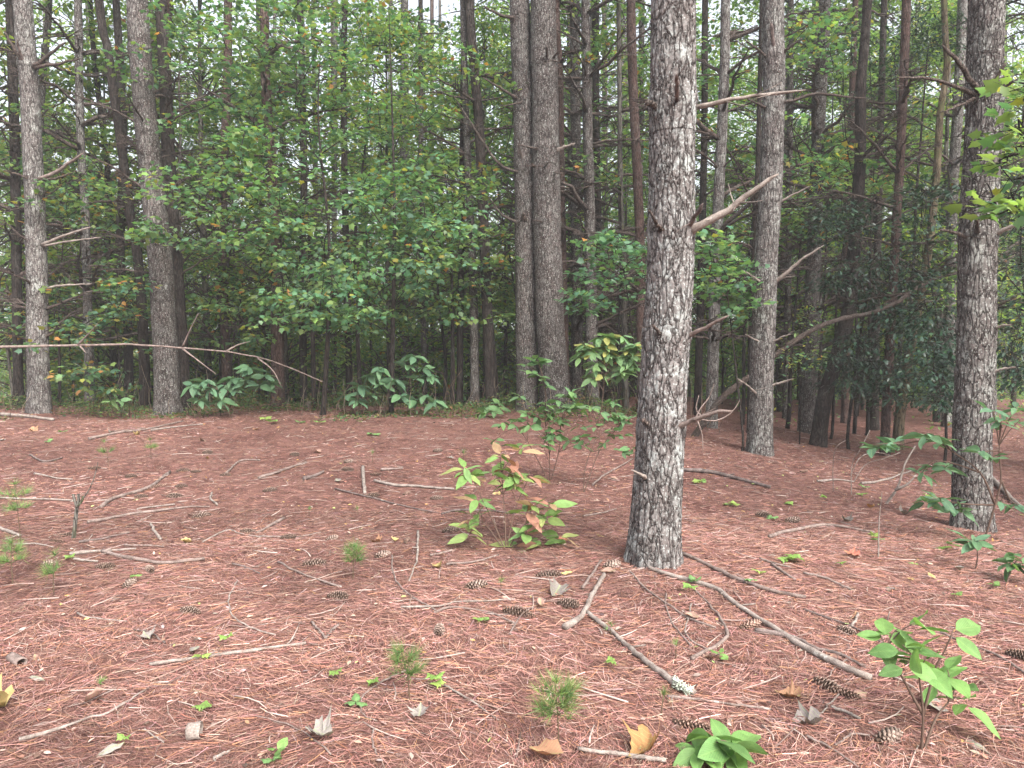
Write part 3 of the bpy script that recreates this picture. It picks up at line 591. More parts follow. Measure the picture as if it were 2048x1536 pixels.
SCR = [(45, 'the pale left-edge pine'), (160, 'the slim straight pale pine'), (290, 'the thick pine left of the maples'), (447, 'the reddish trunk among the maples'), (552, 'the brown scaly trunk'), (640, 'the forked maple stem'), (785, 'the middle crest shrub'), (960, 'the tall dark straight trunk'), (1065, 'the twin pines'), (1178, 'the pine with upswept whorls'), (1345, 'the nearest lichen pine'), (1440, 'the speckled pine'), (1540, 'the white-flecked pine'), (1635, 'the twig-ringed grey pine'), (1720, 'the black crooked trunk'), (1800, 'the slim brown leaning trunk'), (1880, 'the tan bent trunk'), (1965, 'the stout right-edge pine')]
WORD = ['first', 'second', 'third', 'fourth', 'fifth', 'sixth', 'seventh', 'eighth', 'ninth', 'tenth', 'eleventh', 'twelfth', 'thirteenth']
def depth_labels(items, kind):
    by = {}
    for e, x, y in items:
        u = 1024 + x / y * FPX; by.setdefault(min(SCR, key=lambda t: abs(t[0] - u))[1], []).append((y, e))
    for lm, L in by.items():
        for k, (y, e) in enumerate(sorted(L, key=lambda t: t[0])): e['label'] = f'{kind} seen behind {lm}' + (f', {WORD[min(k, 12)]} one back' if len(L) > 1 else '')
bpines = []
# --- fill trees deeper in the wood
pos = []
def spaced(x, y, d):
    for a, b in pos:
        if (a - x) ** 2 + (b - y) ** 2 < d * d: return False
    pos.append((x, y)); return True
k = 0
while k < 34:
    D = random.uniform(18, 46); x = random.uniform(-.68, .68) * D
    if not spaced(x, D, 1.6): continue
    u = 1024 + x / D * FPX
    rr = random.uniform(.07, .15); ww = rr * 2 / D * FPX
    bp_ = pine('background_pine', [(u + random.uniform(-12, 12) , 0), (u, 760)], D, ww * .8, ww, M[random.choice(['pine_bark', 'dark_bark', 'red_bark', 'pine_bark', 'lichen_bark'])], 'slim pine deep in the wood, half hidden behind nearer trunks and leaves',
         ndead=random.choice([16, 22, 30]), dead_len=(.7, 2.3), sides=9, seg=.5, top=random.uniform(13, 17), group='slim pines deep in the wood', dead_from=1.5, crown_z=random.uniform(6.5, 11))
    bpines.append((bp_[0], x, D)); k += 1
depth_labels(bpines, 'distant slim pine')
thin = []; k = 0
while k < 70:                                                 # thin bare stems in the shade
    D = random.uniform(14.4, 26); x = random.uniform(-.68, .68) * D
    if not spaced(x, D, .55): continue
    b = np.array([x, D, hz(x, D)]); h = random.uniform(4, 8); n = 9; s_ = np.linspace(0, 1, n); ln = R.normal(size=2) * .25
    P = np.stack([ln[0] * s_ ** 1.5 + np.cumsum(R.normal(size=n)) * .03, ln[1] * s_, h * s_ - .1], 1); P[:, 0] -= P[0, 0]
    e = empty('thin_tree', b); tag(e, 'x', 'tree', 'thin bare trees in the shade'); mb = MB(); mb.add(*tube(resample(P, 20), np.linspace(random.uniform(.025, .06), .012, 20), 7)); obj('trunk', mb.mesh('trunk'), M[random.choice(['dark_bark', 'grey_bark', 'dark_bark'])], e)
    for q in range(random.choice([5, 8, 11])):
        t = random.uniform(.2, .95); o = obj('dead_branch', random.choice(DEAD), M['dead_wood'], e); o.location = [np.interp(t, s_, P[:, c]) for c in range(3)]; l = random.uniform(.5, 1.4)
        o.scale = (l, l, l); o.rotation_euler = (0, -random.uniform(.1, .9), random.uniform(0, 6.28))
    thin.append((e, x, D)); k += 1
depth_labels(thin, 'thin dark stem')
# --- the wood goes on at right: unseen pines added to shade the ground
for k, (x, y) in enumerate([(7.6, 1.5), (8.8, 4.5), (7.2, 7.2), (9.6, 8.4), (8.4, 11.2), (10.6, 6.2), (11.0, 2.6), (9.8, -1.2), (12.2, 10.2)]):
    e = empty('pine_tree', (x, y, hz(x, y))); tag(e, 'unseen pine added for shade beyond the right edge of the picture', 'tree', 'unseen shade pines beyond the right edge')
    obj('trunk', trunk_mesh(np.array([[0, 0, -.1], [.1, 0, 6], [.1, .1, 13.]]), np.array([.18, .14, .05]), 14, .5), M['pine_bark'], e)
    c = obj('crown', PCROWN[k % 3][0], M['needle'], e); c.location = (.1, 0, 5.0 + (k % 3)); c.scale = (1.3, 1.3, 1.2); lo = obj('limbs', PCROWN[k % 3][1], M['dead_wood'], c)
# ---------------------------------------------------------------- leafy understorey
MAPLE_G = [(.100, .205, .112), (.080, .172, .100), (.128, .238, .105), (.185, .275, .090), (.27, .27, .06), (.36, .19, .06)]
def spray_leaves(cs, rad, per, tmpl, size, cols, wts, droop=.25, flat=.30, outc=None):
    P, A, U = [], [], []
    for c, r in zip(cs, rad):
        n = int(per * (r / .5) ** 2); d = R.normal(size=(n, 3)); d = norm(d) * (R.random((n, 1)) ** .45) * r; d[:, 2] *= flat
        d[:, 2] -= .25 * (d[:, 0] ** 2 + d[:, 1] ** 2) / r
        P.append(c + d); o = (c - outc) if outc is not None else np.zeros(3); o = o / (np.linalg.norm(o) + 1e-6)
        A.append(norm(d * np.array([1, 1, .2])) + o * .5 + R.normal(size=(n, 3)) * .45 + np.array([0, 0, -droop])); U.append(np.array([0, 0, 1.]) + R.normal(size=(n, 3)) * .38)
    P = np.concatenate(P); n = len(P)
    return scatter(tmpl, P, np.concatenate(A), np.concatenate(U), size * R.uniform(.65, 1.2, n), palette(n, cols, wts))
def sapling(name, stem_px, D, ells, label, cat, wts, r0=.05, per=60, tmpl=MAPLE, size=.098, mat='maple', bark='dark_bark', cols=MAPLE_G, group=None, rr=(.22, .48), depth=1.9, flat=.30, base=None, dens=2.5, spread=1.25):
    S = np.array([at(x, y, D) for x, y in stem_px]); b = S[0].copy() if base is None else np.array([*base, 0.]); b[2] = hz(b[0], b[1])
    S = np.vstack([b - [0, 0, .1], S[S[:, 2] > b[2] + .2]]); S[1:, 1] += R.normal(size=len(S) - 1) * .12
    e = empty(name, b); tag(e, label, cat, group)
    Q = resample(S - b, 26); s = np.linspace(0, 1, 26); mb = MB(); mb.add(*tube(Q, r0 * (1 - .9 * s), 9)); trunk = obj('trunk', mb.mesh('trunk'), M[bark], e)
    cs, rad = [], []
    for cx, cy, ax, ay, n in ells:
        for _ in range(int(n * dens)):
            while True:
                u, v = random.uniform(-1, 1), random.uniform(-1, 1)
                if u * u + v * v < 1: break
            c = at(cx + u * ax * spread, cy + v * ay * spread, D + random.uniform(-depth, depth)); cs.append(c - b); rad.append(random.uniform(*rr))
    V, F, C = spray_leaves(cs, rad, per, tmpl, size, cols, wts, outc=Q[len(Q) // 2], flat=flat)
    lb = MB(); lb.add(V, F, C); obj('crown', lb.mesh('crown', False), M[mat], e)
    order = sorted((np.array(c) for c in cs), key=lambda c: np.min(np.linalg.norm(Q - c, axis=1))); done = []
    for c in order:                                           # a limb to every spray, forking off an inner one where that is nearer
        j = int(np.argmin(np.abs(Q[:, 2] - (c[2] - .3 * np.hypot(*(c - Q[np.argmin(np.abs(Q[:, 2] - c[2]))])[:2]))))); a = Q[j]; dist = np.linalg.norm(a - c)
        for p_ in done:
            if np.linalg.norm(p_ - c) < dist * .9: a, dist = p_, np.linalg.norm(p_ - c)
        done.append(c); m_ = (a + c) / 2 + np.array([0, 0, .06]) + R.normal(size=3) * .06
        bb = MB(); L = np.linalg.norm(c - a); bb.add(*tube(resample(np.array([a, m_, c]), 8), np.linspace(.007 + .004 * L, .003, 8), 5))
        for _ in range(3):
            t = c + np.array([*R.normal(size=2) * .3, R.normal() * .05]); bb.add(*tube(np.array([c * .8 + m_ * .2, t]), np.array([.004, .0015]), 3))
        obj('branch', bb.mesh('branch'), M[bark], e)
    return e
G = 'understorey maples'
W0 = [4, 3, 6, 5, .4, .12]; WY = [1.5, 2, 5, 8, 1.2, .3]; WA = [2, 2.5, 5, 5, 1.0, .6]
sapling('maple_tree', [(645, 818), (652, 640), (656, 470), (640, 250), (640, 80)], 12.6, [(430, 410, 150, 75, 20), (520, 320, 120, 50, 8), (610, 520, 80, 110, 12), (620, 610, 80, 45, 8)], 'maple with the broad low green sprays left of centre, on a forked grey stem', 'tree', W0, group=G)
sapling('maple_tree', [(629, 818), (615, 500), (600, 250), (590, 30)], 13.8, [(470, 130, 190, 110, 24), (570, 240, 140, 70, 10), (620, 60, 120, 80, 10)], 'tall maple spreading bluish-green leaves over the top left of centre', 'tree', W0, group=G)
sapling('maple_tree', [(782, 822), (786, 640), (790, 420), (784, 200), (776, 20)], 13.0, [(790, 470, 120, 80, 18), (730, 570, 120, 60, 12), (830, 380, 110, 60, 9)], 'maple with dense leaves right behind the pale-green middle shrub', 'tree', [5, 5, 5, 2.5, .4, .3], group=G)
sapling('maple_tree', [(722, 816), (716, 640), (708, 480), (730, 250), (760, 60)], 14.8, [(760, 120, 150, 120, 24), (870, 220, 80, 90, 9), (720, 300, 90, 70, 8)], 'tall maple with yellowing leaves above the middle shrub', 'tree', WA, group=G)
sapling('maple_tree', [(905, 815), (906, 600), (896, 430), (886, 300)], 14.4, [(890, 400, 90, 80, 12), (900, 520, 95, 70, 10), (960, 470, 60, 110, 7)], 'bright yellow-green maple just left of the twin pines', 'tree', WY, group=G)
sapling('maple_tree', [(1290, 842), (1270, 680), (1248, 560), (1230, 480)], 11.4, [(1225, 495, 80, 32, 7), (1180, 575, 45, 40, 4), (1270, 560, 40, 40, 3)], 'small blue-green maple between the twin pines and the nearest lichen pine', 'tree', [7, 6, 3, .5, .15, .05], r0=.022, group=G, rr=(.2, .38), depth=.9, dens=2.6, spread=1.1)
sapling('maple_tree', [(1482, 872), (1470, 720), (1458, 600), (1450, 500)], 10.4, [(1440, 540, 55, 55, 9), (1478, 600, 40, 40, 4), (1430, 480, 40, 25, 3)], 'small fresh-green maple between the nearest lichen pine and white-flecked pine', 'tree', [3, 3, 7, 2, .4, .1], r0=.02, group=G, rr=(.2, .38), depth=.9, dens=2.6, spread=1.1)
sapling('maple_tree', [(1660, 850), (1668, 600), (1690, 400), (1690, 200)], 14.2, [(1690, 320, 80, 60, 8), (1620, 80, 80, 60, 8), (1640, 420, 60, 50, 5), (1580, 330, 50, 80, 4)], 'thin-leaved maple above the dark laurels, right of the white-flecked pine', 'tree', WA, r0=.03, group=G)
sapling('maple_tree', [(120, 818), (112, 600), (118, 420), (110, 300)], 14.6, [(110, 350, 110, 50, 9), (30, 270, 60, 60, 5), (200, 420, 60, 60, 5), (190, 560, 90, 40, 6)], 'thin maple with some yellow leaves behind the pale left-edge pine', 'tree', WA, r0=.03, group=G)
sapling('maple_tree', [(240, 820), (225, 700), (215, 600), (205, 500)], 13.8, [(150, 620, 110, 40, 7), (240, 600, 70, 40, 5), (230, 720, 90, 50, 6), (60, 640, 60, 50, 4)], 'low maple with bronze-tinted leaves above the long level branch', 'tree', [3, 4, 2, 3, 1.5, 1.5], r0=.02, group=G)
sapling('maple_tree', [(480, 820), (470, 700), (480, 600), (490, 500)], 14.6, [(470, 620, 90, 60, 8), (410, 560, 50, 60, 4), (520, 540, 60, 70, 5)], 'low maple filling the gap between thick pine pair and brown scaly trunk', 'tree', WA, r0=.02, group=G)
sapling('maple_tree', [(2190, 1000), (2180, 700), (2160, 400), (2130, 100)], 5.4, [(2045, 190, 40, 40, 3), (2025, 300, 40, 45, 3), (1985, 405, 40, 16, 2), (2040, 390, 30, 30, 2)], 'bright yellow-green maple branches reaching in at the right edge', 'tree', [1, 1, 5, 8, .8, .1], r0=.03, per=45, size=.11, rr=(.16, .28), depth=.25, dens=2.0, spread=1.0, group=G)
sapling('maple_tree', [(1000, 822), (985, 650), (970, 450), (965, 200)], 15.2, [(965, 230, 60, 110, 8), (985, 580, 40, 60, 5), (860, 620, 90, 35, 6)], 'thin maple in the gap between the tall dark trunk and twin pines', 'tree', WY, r0=.03, group=G)
sapling('maple_tree', [(1345, 840), (1350, 600), (1360, 300), (1380, 100)], 16.0, [(1240, 120, 70, 90, 7), (1420, 130, 60, 100, 7), (1500, 260, 40, 120, 5), (1230, 330, 60, 90, 5)], 'yellowing maple seen on both sides of the nearest lichen pine, high up', 'tree', WA, r0=.04, group=G)
# laurels and hollies
LAU = [(.022, .055, .032), (.03, .07, .04), (.016, .04, .026), (.05, .10, .045)]
GL = 'dark laurels in the right-hand wood'
sapling('laurel_tree', [(1700, 866), (1715, 700), (1740, 500), (1700, 300), (1690, 100)], 12.8, [(1800, 690, 110, 70, 20), (1740, 560, 90, 80, 13), (1690, 740, 70, 40, 8), (1700, 460, 80, 60, 8)], 'dark glossy laurel around the black crooked trunk', 'tree', [5, 4, 5, 1], tmpl=OVAL, size=.085, mat='laurel', bark='dark_bark', cols=LAU, group=GL, dens=2.2, spread=1.0, per=110, rr=(.25, .5), flat=.45, r0=.03)
sapling('laurel_tree', [(1890, 870), (1880, 700), (1860, 500), (1850, 330)], 11.6, [(1870, 620, 60, 110, 12), (1850, 440, 70, 80, 8), (1820, 780, 80, 40, 9), (1890, 760, 40, 60, 6)], 'dark laurel close left of the stout right-edge pine', 'tree', [5, 5, 4, 1], tmpl=OVAL, size=.085, mat='laurel', bark='dark_bark', cols=LAU, group=GL, dens=2.2, spread=1.0, per=110, rr=(.25, .45), flat=.45, r0=.025)
sapling('laurel_tree', [(2060, 900), (2050, 700), (2040, 500), (2050, 300)], 11.0, [(2030, 560, 50, 130, 12), (2030, 720, 50, 60, 8), (2040, 420, 40, 70, 5)], 'dark laurel in the shade behind the right-edge pine', 'tree', [5, 5, 4, 1], tmpl=OVAL, size=.085, mat='laurel', bark='dark_bark', cols=LAU, group=GL, dens=2.2, spread=1.0, per=110, rr=(.25, .45), flat=.45, r0=.03)
sapling('holly_tree', [(1730, 850), (1735, 500), (1745, 250), (1740, 60)], 15.0, [(1770, 90, 100, 80, 10), (1880, 60, 60, 60, 5), (1760, 220, 80, 60, 6)], 'dark holly foliage high up left of the right-edge pine', 'tree', [5, 5, 4, 1], tmpl=OVAL, size=.08, mat='laurel', bark='dark_bark', cols=LAU, group=GL, dens=2.2, spread=1.0, per=90, rr=(.3, .55), flat=.6, r0=.04)
sapling('spicebush', [(1600, 850), (1590, 760), (1600, 680)], 12.2, [(1600, 700, 50, 50, 9), (1620, 620, 40, 50, 5)], 'small bush with yellowing leaves in front of the leaning grey trunk', 'bush', [1, 2, 3, 6, 3, .2], tmpl=OVAL, size=.075, group='bushes', per=60, rr=(.18, .3), dens=2, spread=1.0, r0=.012, flat=.6)

# background broadleaf trees: shared crowns
FARG = [(.12, .215, .078), (.17, .27, .08), (.085, .165, .066), (.24, .31, .08), (.34, .31, .06), (.28, .14, .05)]
def far_crown(seed, H, rad, n_spr, per, size, wts):
    rng = np.random.default_rng(seed); cs, rd = [], []; wood = MB()
    for _ in range(n_spr):
        z = rng.uniform(.12, 1) * H; rmax = rad * (math.sin(math.pi * min(.95, z / H * .8 + .15))) ; a = rng.uniform(0, 6.28); q = rmax * math.sqrt(rng.random())
        c = np.array([math.cos(a) * q, math.sin(a) * q, z]); cs.append(c); rd.append(rng.uniform(.4, .75))
        a0 = np.array([0, 0, max(.2, z - .5 * q)]); wood.add(*tube(np.array([a0, (a0 + c) / 2 + [0, 0, .1], c]), np.array([.02, .013, .004]), 4))
    wood.add(*tube(np.array([[0, 0, -.3], [.05, .03, H * .5], [0, 0, H]]), np.array([.08, .055, .01]), 7))
    V, F, C = spray_leaves(cs, rd, per, DIAM, size, FARG, wts, flat=.4); mb = MB(); mb.add(V, F, C)
    return mb.mesh('crown', False), wood.mesh('trunk')
FCR = [far_crown(400, 8, 2.0, 70, 70, .13, [5, 6, 3, 4, .7, .2]), far_crown(401, 10, 2.4, 95, 65, .13, [5, 6, 3, 4, .6, .2]), far_crown(402, 6, 1.7, 45, 75, .12, [4, 5, 3, 4, 1.2, .6]), far_crown(403, 12, 2.6, 110, 60, .14, [6, 5, 4, 2, .3, .2]), far_crown(404, 17, 2.9, 190, 58, .14, [4, 6, 3, 5, .8, .2])]
k = 0; guard = 0; posb = []; bleaf = []
while k < 84 and guard < 4000:
    guard += 1
    D = random.uniform(16.0, 44); x = random.uniform(-.70, .70) * D
    if any((a - x) ** 2 + (b - D) ** 2 < 2.2 ** 2 for a, b in posb): continue
    posb.append((x, D)); v = random.choice([0, 1, 2, 3, 4, 4])
    if D > 24 and v < 3: v = random.choice([3, 4])
    e = empty('broadleaf_tree', (x, D, hz(x, D))); bleaf.append((e, x, D)); tag(e, 'leafy light green broadleaf tree deep in the wood behind the pines', 'tree', 'broadleaf trees deep in the wood')
    s = random.uniform(.8, 1.25); a = random.uniform(0, 6.28)
    for nm, me, mt in (('trunk', FCR[v][1], M['grey_bark']), ('crown', FCR[v][0], M['far_leaf'])):
        o = obj(nm, me, mt, e); o.scale = (s, s, s); o.rotation_euler.z = a
    k += 1
depth_labels(bleaf, 'leafy broadleaf tree')
# far woods across the valley
n = 60000; a = R.uniform(-.95, .95, n); D = R.uniform(70, 125, n); x = a * D
top = 5 + 5 * vnoise(x * .09 + 30, D * .09) + 3 * vnoise(x * .4, D * .4); gz = height(x, D); z = gz + top * (R.random(n) ** .8)
V, F, C = scatter(DIAM, np.stack([x, D, z], 1), R.normal(size=(n, 3)), R.normal(size=(n, 3)) + [0, -.5, 1], R.uniform(.4, .8, n), palette(n, FARG, [4, 4, 4, 2, .5, .2]))
mb = MB(); mb.add(V, F, C); o = obj('distant_woods', mb.mesh('distant_woods', False), M['far_leaf']); tag(o, 'far-off green woods across the valley, glimpsed between the trunks', 'woods', kind='stuff')
# undergrowth on the crest
n = 26000; x = R.uniform(-11, 2.6, n); y = 11.6 + R.random(n) ** .6 * 3.6; cl = vnoise(x * 1.1, y * 1.1) + .12 * (y - 13) > .5
x, y = x[cl], y[cl]; n = len(x); P = np.stack([x, y, height(x, y) + .02 + R.random(n) ** 1.6 * .60 * np.clip(vnoise(x * .9 + 9, y) - .25, 0, 1) * sstep(11.6, 13.4, y)], 1)
V, F, C = scatter(OVAL, P, R.normal(size=(n, 3)) * [1, 1, .3], R.normal(size=(n, 3)) * .4 + [0, 0, 1], R.uniform(.035, .085, n), palette(n, [(.08, .14, .055), (.14, .20, .06), (.05, .095, .045), (.22, .15, .08), (.16, .09, .06)], [4, 3, 4, 1.5, 1.5]))
mb = MB(); mb.add(V, F, C)
for k in range(420):                                          # dead brush and weed stalks
    x = random.uniform(-10.5, 3.5); y = random.uniform(12.2, 15.5); h = random.uniform(.2, 1.3) * random.uniform(.4, 1); a = random.uniform(0, 6.28); q = np.linspace(0, 1, 5); ln = random.uniform(0, .6) * h
    P = np.stack([x + math.cos(a) * ln * q ** 1.6, y + math.sin(a) * ln * q ** 1.6, hz(x, y) + h * q - .02], 1) + R.normal(size=(5, 3)) * .015
    Vt, Ft = tube(P, np.linspace(.006, .002, 5), 4); mb.add(Vt, Ft, random.choice([(.10, .07, .055), (.20, .15, .12), (.30, .24, .20), (.06, .045, .04)]))
o = obj('undergrowth', mb.mesh('undergrowth', False), M['maple']); tag(o, 'low green undergrowth along the crest at the wood edge', 'undergrowth', kind='stuff')
n = 9000; D = R.uniform(15, 30, n); x = R.uniform(-.8, .8, n) * D; cl = vnoise(x * .7 + 50, D * .7) > .45; x, D = x[cl], D[cl]; n = len(x)
P = np.stack([x, D, height(x, D) + R.random(n) * 1.9 * vnoise(x * .5 + 3, D * .5 + 8)], 1)
V, F, C = scatter(OVAL, P, R.normal(size=(n, 3)) * [1, 1, .4], R.normal(size=(n, 3)) * .5 + [0, 0, 1], R.uniform(.07, .14, n), palette(n, FARG, [5, 4, 5, 1, .3, .2]))
mb = MB(); mb.add(V, F, C); o = obj('undergrowth', mb.mesh('undergrowth', False), M['maple']); tag(o, 'shaded green undergrowth deeper in the wood', 'undergrowth', kind='stuff')

# ---------------------------------------------------------------- broad-leaved young plants (every leaf its own part)
def leaf_mesh(seed, wid, col, curl=.25, fold=.18, wave=.02, tip=1.5):
    rng = np.random.default_rng(seed); n = 9; s = np.linspace(0, 1, n); prof = wid * np.sin(np.pi * s ** .85) ** .8 * (1 - .25 * s ** tip)
    V, UV, C = [], [], []
    for i in range(n):
        for q in (-1, -.5, 0, .5, 1):
            xx = q * prof[i]; V.append((xx, s[i], .10 * s[i] - curl * s[i] ** 2 + fold * abs(xx) + wave * math.sin(9 * s[i] + 3 * q + seed) * abs(q))); UV.append((q * prof[i] / wid, s[i])); C.append(np.array(col) * (1 + .1 * rng.normal()))
    i, j = np.meshgrid(np.arange(n - 1), np.arange(4), indexing='ij'); F = np.stack([i * 5 + j, i * 5 + j + 1, (i + 1) * 5 + j + 1, (i + 1) * 5 + j], -1).reshape(-1, 4)
    me = mesh_np('leaf', np.array(V), [F], np.array(C), np.array(UV), True); return me
def leaf_set(cols, wid, k0):
    return [leaf_mesh(k0 + k, wid * random.uniform(.85, 1.15), c, random.uniform(.06, .28), random.uniform(.1, .3)) for k, c in enumerate(cols)]
LS = {
 'chestnut': leaf_set([(.14, .24, .07), (.17, .29, .09), (.12, .21, .08), (.20, .28, .09), (.16, .26, .10), (.36, .17, .13), (.40, .26, .16), (.24, .27, .10)], .19, 1),
 'green': leaf_set([(.085, .17, .075), (.10, .20, .08), (.075, .15, .07), (.12, .22, .08), (.11, .19, .09)], .26, 20),
 'bright': leaf_set([(.12, .215, .095), (.145, .25, .11), (.10, .19, .09), (.15, .25, .10), (.13, .22, .10), (.26, .26, .08)], .22, 40),
 'blue': leaf_set([(.095, .19, .115), (.11, .21, .125), (.08, .165, .10), (.12, .22, .12), (.10, .20, .10)], .22, 60),
 'sprig': leaf_set([(.13, .25, .075), (.15, .28, .085), (.11, .22, .07), (.17, .31, .09)], .27, 80)}
def plant(name, base_px, stems, leafset, label, lsize, group='young broad-leaved saplings', D=None, stem_col=(.10, .065, .05), cat='sapling', rstem=.006, dense=0, few=1.5):
    """stems: list of (px path from the base up, list of whorls ((x,y), n leaves, spread px)), depths follow the base"""
    b = ground(*base_px) if D is None else at(*base_px, D)
    if D is not None: b[2] = hz(b[0], b[1])
    D0 = b[1]; e = empty(name, b); tag(e, label, cat, group)
    for path, whorls in stems:
        dd = random.uniform(-.12, .12); k = np.linspace(0, 1, len(path))
        P = np.array([at(x, y, D0 + dd * kk) for (x, y), kk in zip(path, k)]) - b; P[0][2] = max(P[0][2], -.02) if path[0] != base_px else -.03
        if path[0] == base_px: P[0][:2] = 0
        Q = resample(P, 14); mb = MB(); mb.add(*tube(Q, np.linspace(rstem, rstem * .35, 14), 6), stem_col); st = obj('stem', mb.mesh('stem'), M['stem'], e)
        extra = [((x + random.gauss(0, 200 / D0), y + random.gauss(0, 150 / D0)), nl) for (x, y), nl in whorls for _ in range(dense)]
        for (x, y), nl in list(whorls) + extra:
            c = at(x, y, D0 + dd) - b; i0 = int(np.argmin(np.linalg.norm(Q - c, axis=1)))
            if np.linalg.norm(Q[i0] - c) > .02:
                mb = MB(); a0 = Q[max(0, i0 - 2)]; mb.add(*tube(resample(np.array([a0, (a0 + c) / 2 + [0, 0, .015], c]), 6), np.linspace(rstem * .55, rstem * .3, 6), 5), stem_col); obj('twig', mb.mesh('twig'), M['stem'], e)
            a = random.uniform(0, 6.28)
            nl = max(2, int(nl * few))
            for q in range(nl):
                o = obj('leaf', random.choice(LS[leafset]), M['deadleaf' if False else 'plant'], e)
                s = lsize * random.uniform(.75, 1.3); az = a + q * 6.283 / nl + random.gauss(0, .25); tilt = random.gauss(-.35 if D0 > 8 else -.12, .35)
                o.location = c + np.array([-math.sin(az), math.cos(az), 0]) * .012 - np.array([0, 0, .012 * (q % 3)])
                o.rotation_euler = (tilt, random.gauss(0, .45), az); o.scale = (s, s, s)
    return e, b
PL = {}
PL['chestnut'] = plant('young_chestnut', (1012, 1098), [
    ((lambda b: [b, (1010, 1040), (1004, 960), (1000, 915)])((1012, 1098)), [((1000, 908), 6), ((1008, 930), 4), ((1030, 955), 5), ((985, 945), 3)]),
    ((lambda b: [b, (985, 1040), (960, 990), (945, 948)])((1012, 1098)), [((940, 946), 6)]),
    ((lambda b: [b, (980, 1060), (955, 1036)])((1012, 1098)), [((952, 1032), 5), ((938, 1052), 4)]),
    ((lambda b: [b, (1040, 1060), (1070, 1030)])((1012, 1098)), [((1052, 1022), 5), ((1068, 1046), 5), ((1085, 1030), 4)]),
    ((lambda b: [b, (1035, 1088), (1066, 1080), (1085, 1082)])((1012, 1098)), [((1030, 1092), 5), ((1085, 1088), 5)]),
    ((lambda b: [b, (1030, 1020), (1052, 968), (1060, 950)])((1012, 1098)), [((1058, 952), 6)])], 'chestnut', 'low sapling with long toothed leaves turning pink, left of the nearest lichen pine', .155, few=1.0, dense=1)
LANDMARK['the pink-tinged sapling'] = PL['chestnut'][1]
PL['mid'] = plant('young_broadleaf', (1100, 962), [
    ([(1100, 962), (1098, 900), (1090, 840), (1092, 780), (1075, 720)], [((1072, 718), 4), ((1060, 742), 5), ((1078, 752), 4), ((1090, 770), 3), ((1040, 792), 5), ((1075, 830), 5), ((1095, 815), 5), ((1060, 850), 5), ((1112, 870), 5), ((1085, 890), 4)]),
    ([(1100, 962), (1118, 900), (1122, 850), (1130, 800)], [((1132, 790), 6), ((1115, 800), 4), ((1150, 810), 5), ((1120, 840), 5), ((1160, 850), 4), ((1140, 880), 5), ((1000, 812), 3)]),
    ([(1100, 962), (1070, 910), (1040, 862), (1005, 850)], [((1005, 845), 4), ((1030, 850), 4), ((990, 880), 4)])], 'green', 'airy upright sapling in front of the twin pines', .115, few=1.2, dense=1)
LANDMARK['the airy sapling before the twin pines'] = PL['mid'][1]
PL['mid2'] = plant('young_broadleaf', (1166, 985), [([(1166, 985), (1172, 930), (1190, 880), (1200, 830)], [((1200, 822), 5), ((1215, 835), 5), ((1190, 850), 4), ((1225, 858), 5), ((1210, 885), 5), ((1240, 830), 5), ((1178, 872), 4)]),
    ([(1166, 985), (1200, 900), (1240, 850), (1262, 810)], [((1255, 838), 5), ((1225, 800), 5), ((1248, 870), 4)])], 'green', 'thin-stemmed bush low between the airy sapling and the nearest lichen pine', .095, few=1.1, dense=1)
PL['bright'] = plant('young_magnolia', (1196, 868), [([(1196, 868), (1205, 800), (1212, 740), (1215, 700)], [((1212, 690), 8), ((1180, 700), 7), ((1160, 712), 6), ((1195, 725), 7), ((1235, 715), 7), ((1255, 700), 6), ((1245, 672), 6), ((1220, 675), 6), ((1262, 735), 6), ((1205, 750), 5), ((1270, 690), 6), ((1170, 690), 6), ((1268, 715), 6)])], 'bright', 'bright green big-leaved sapling beside the nearest lichen pine, behind it', .16, D=9.3, dense=1)
PL['left'] = plant('young_magnolia', (462, 838), [([(462, 838), (450, 800), (430, 770)], [((400, 800), 6), ((420, 775), 7), ((440, 800), 6), ((385, 768), 6), ((410, 760), 6)]), ([(462, 838), (475, 790), (490, 750), (505, 740)], [((470, 780), 7), ((500, 735), 7), ((490, 760), 7), ((530, 750), 7), ((520, 770), 6), ((545, 765), 5), ((465, 755), 6), ((450, 770), 6)])], 'blue', 'blue-green big-leaved shrub in front of the brown scaly trunk', .235, D=12.2)
PL['left2'] = plant('young_magnolia', (232, 842), [([(232, 842), (232, 800), (228, 780)], [((228, 778), 6), ((222, 800), 6), ((240, 800), 5)])], 'bright', 'little whorl-leaved sapling left of the thick pine pair', .16, D=12.3)
PL['cen'] = plant('young_magnolia', (800, 838), [([(800, 838), (790, 790), (775, 750), (760, 735)], [((758, 735), 7), ((740, 750), 7), ((720, 770), 6), ((765, 765), 7), ((745, 790), 6), ((715, 800), 6), ((790, 760), 6), ((695, 790), 5)]), ([(800, 838), (815, 780), (825, 730), (828, 712)], [((828, 712), 7), ((815, 730), 6), ((848, 735), 7), ((860, 750), 6), ((835, 755), 7), ((850, 790), 5), ((800, 790), 6), ((870, 800), 5), ((830, 800), 5)])], 'blue', 'blue-green big-leaved shrub at the middle of the crest, left of the dark stems', .23, D=12.6)
PL['crest'] = plant('young_broadleaf', (985, 850), [([(985, 850), (985, 825), (980, 808)], [((978, 808), 6), ((990, 818), 5), ((965, 826), 5), ((1000, 806), 5)])], 'green', 'small leafy sapling at the crest just left of the twin pines', .15, D=12.4)
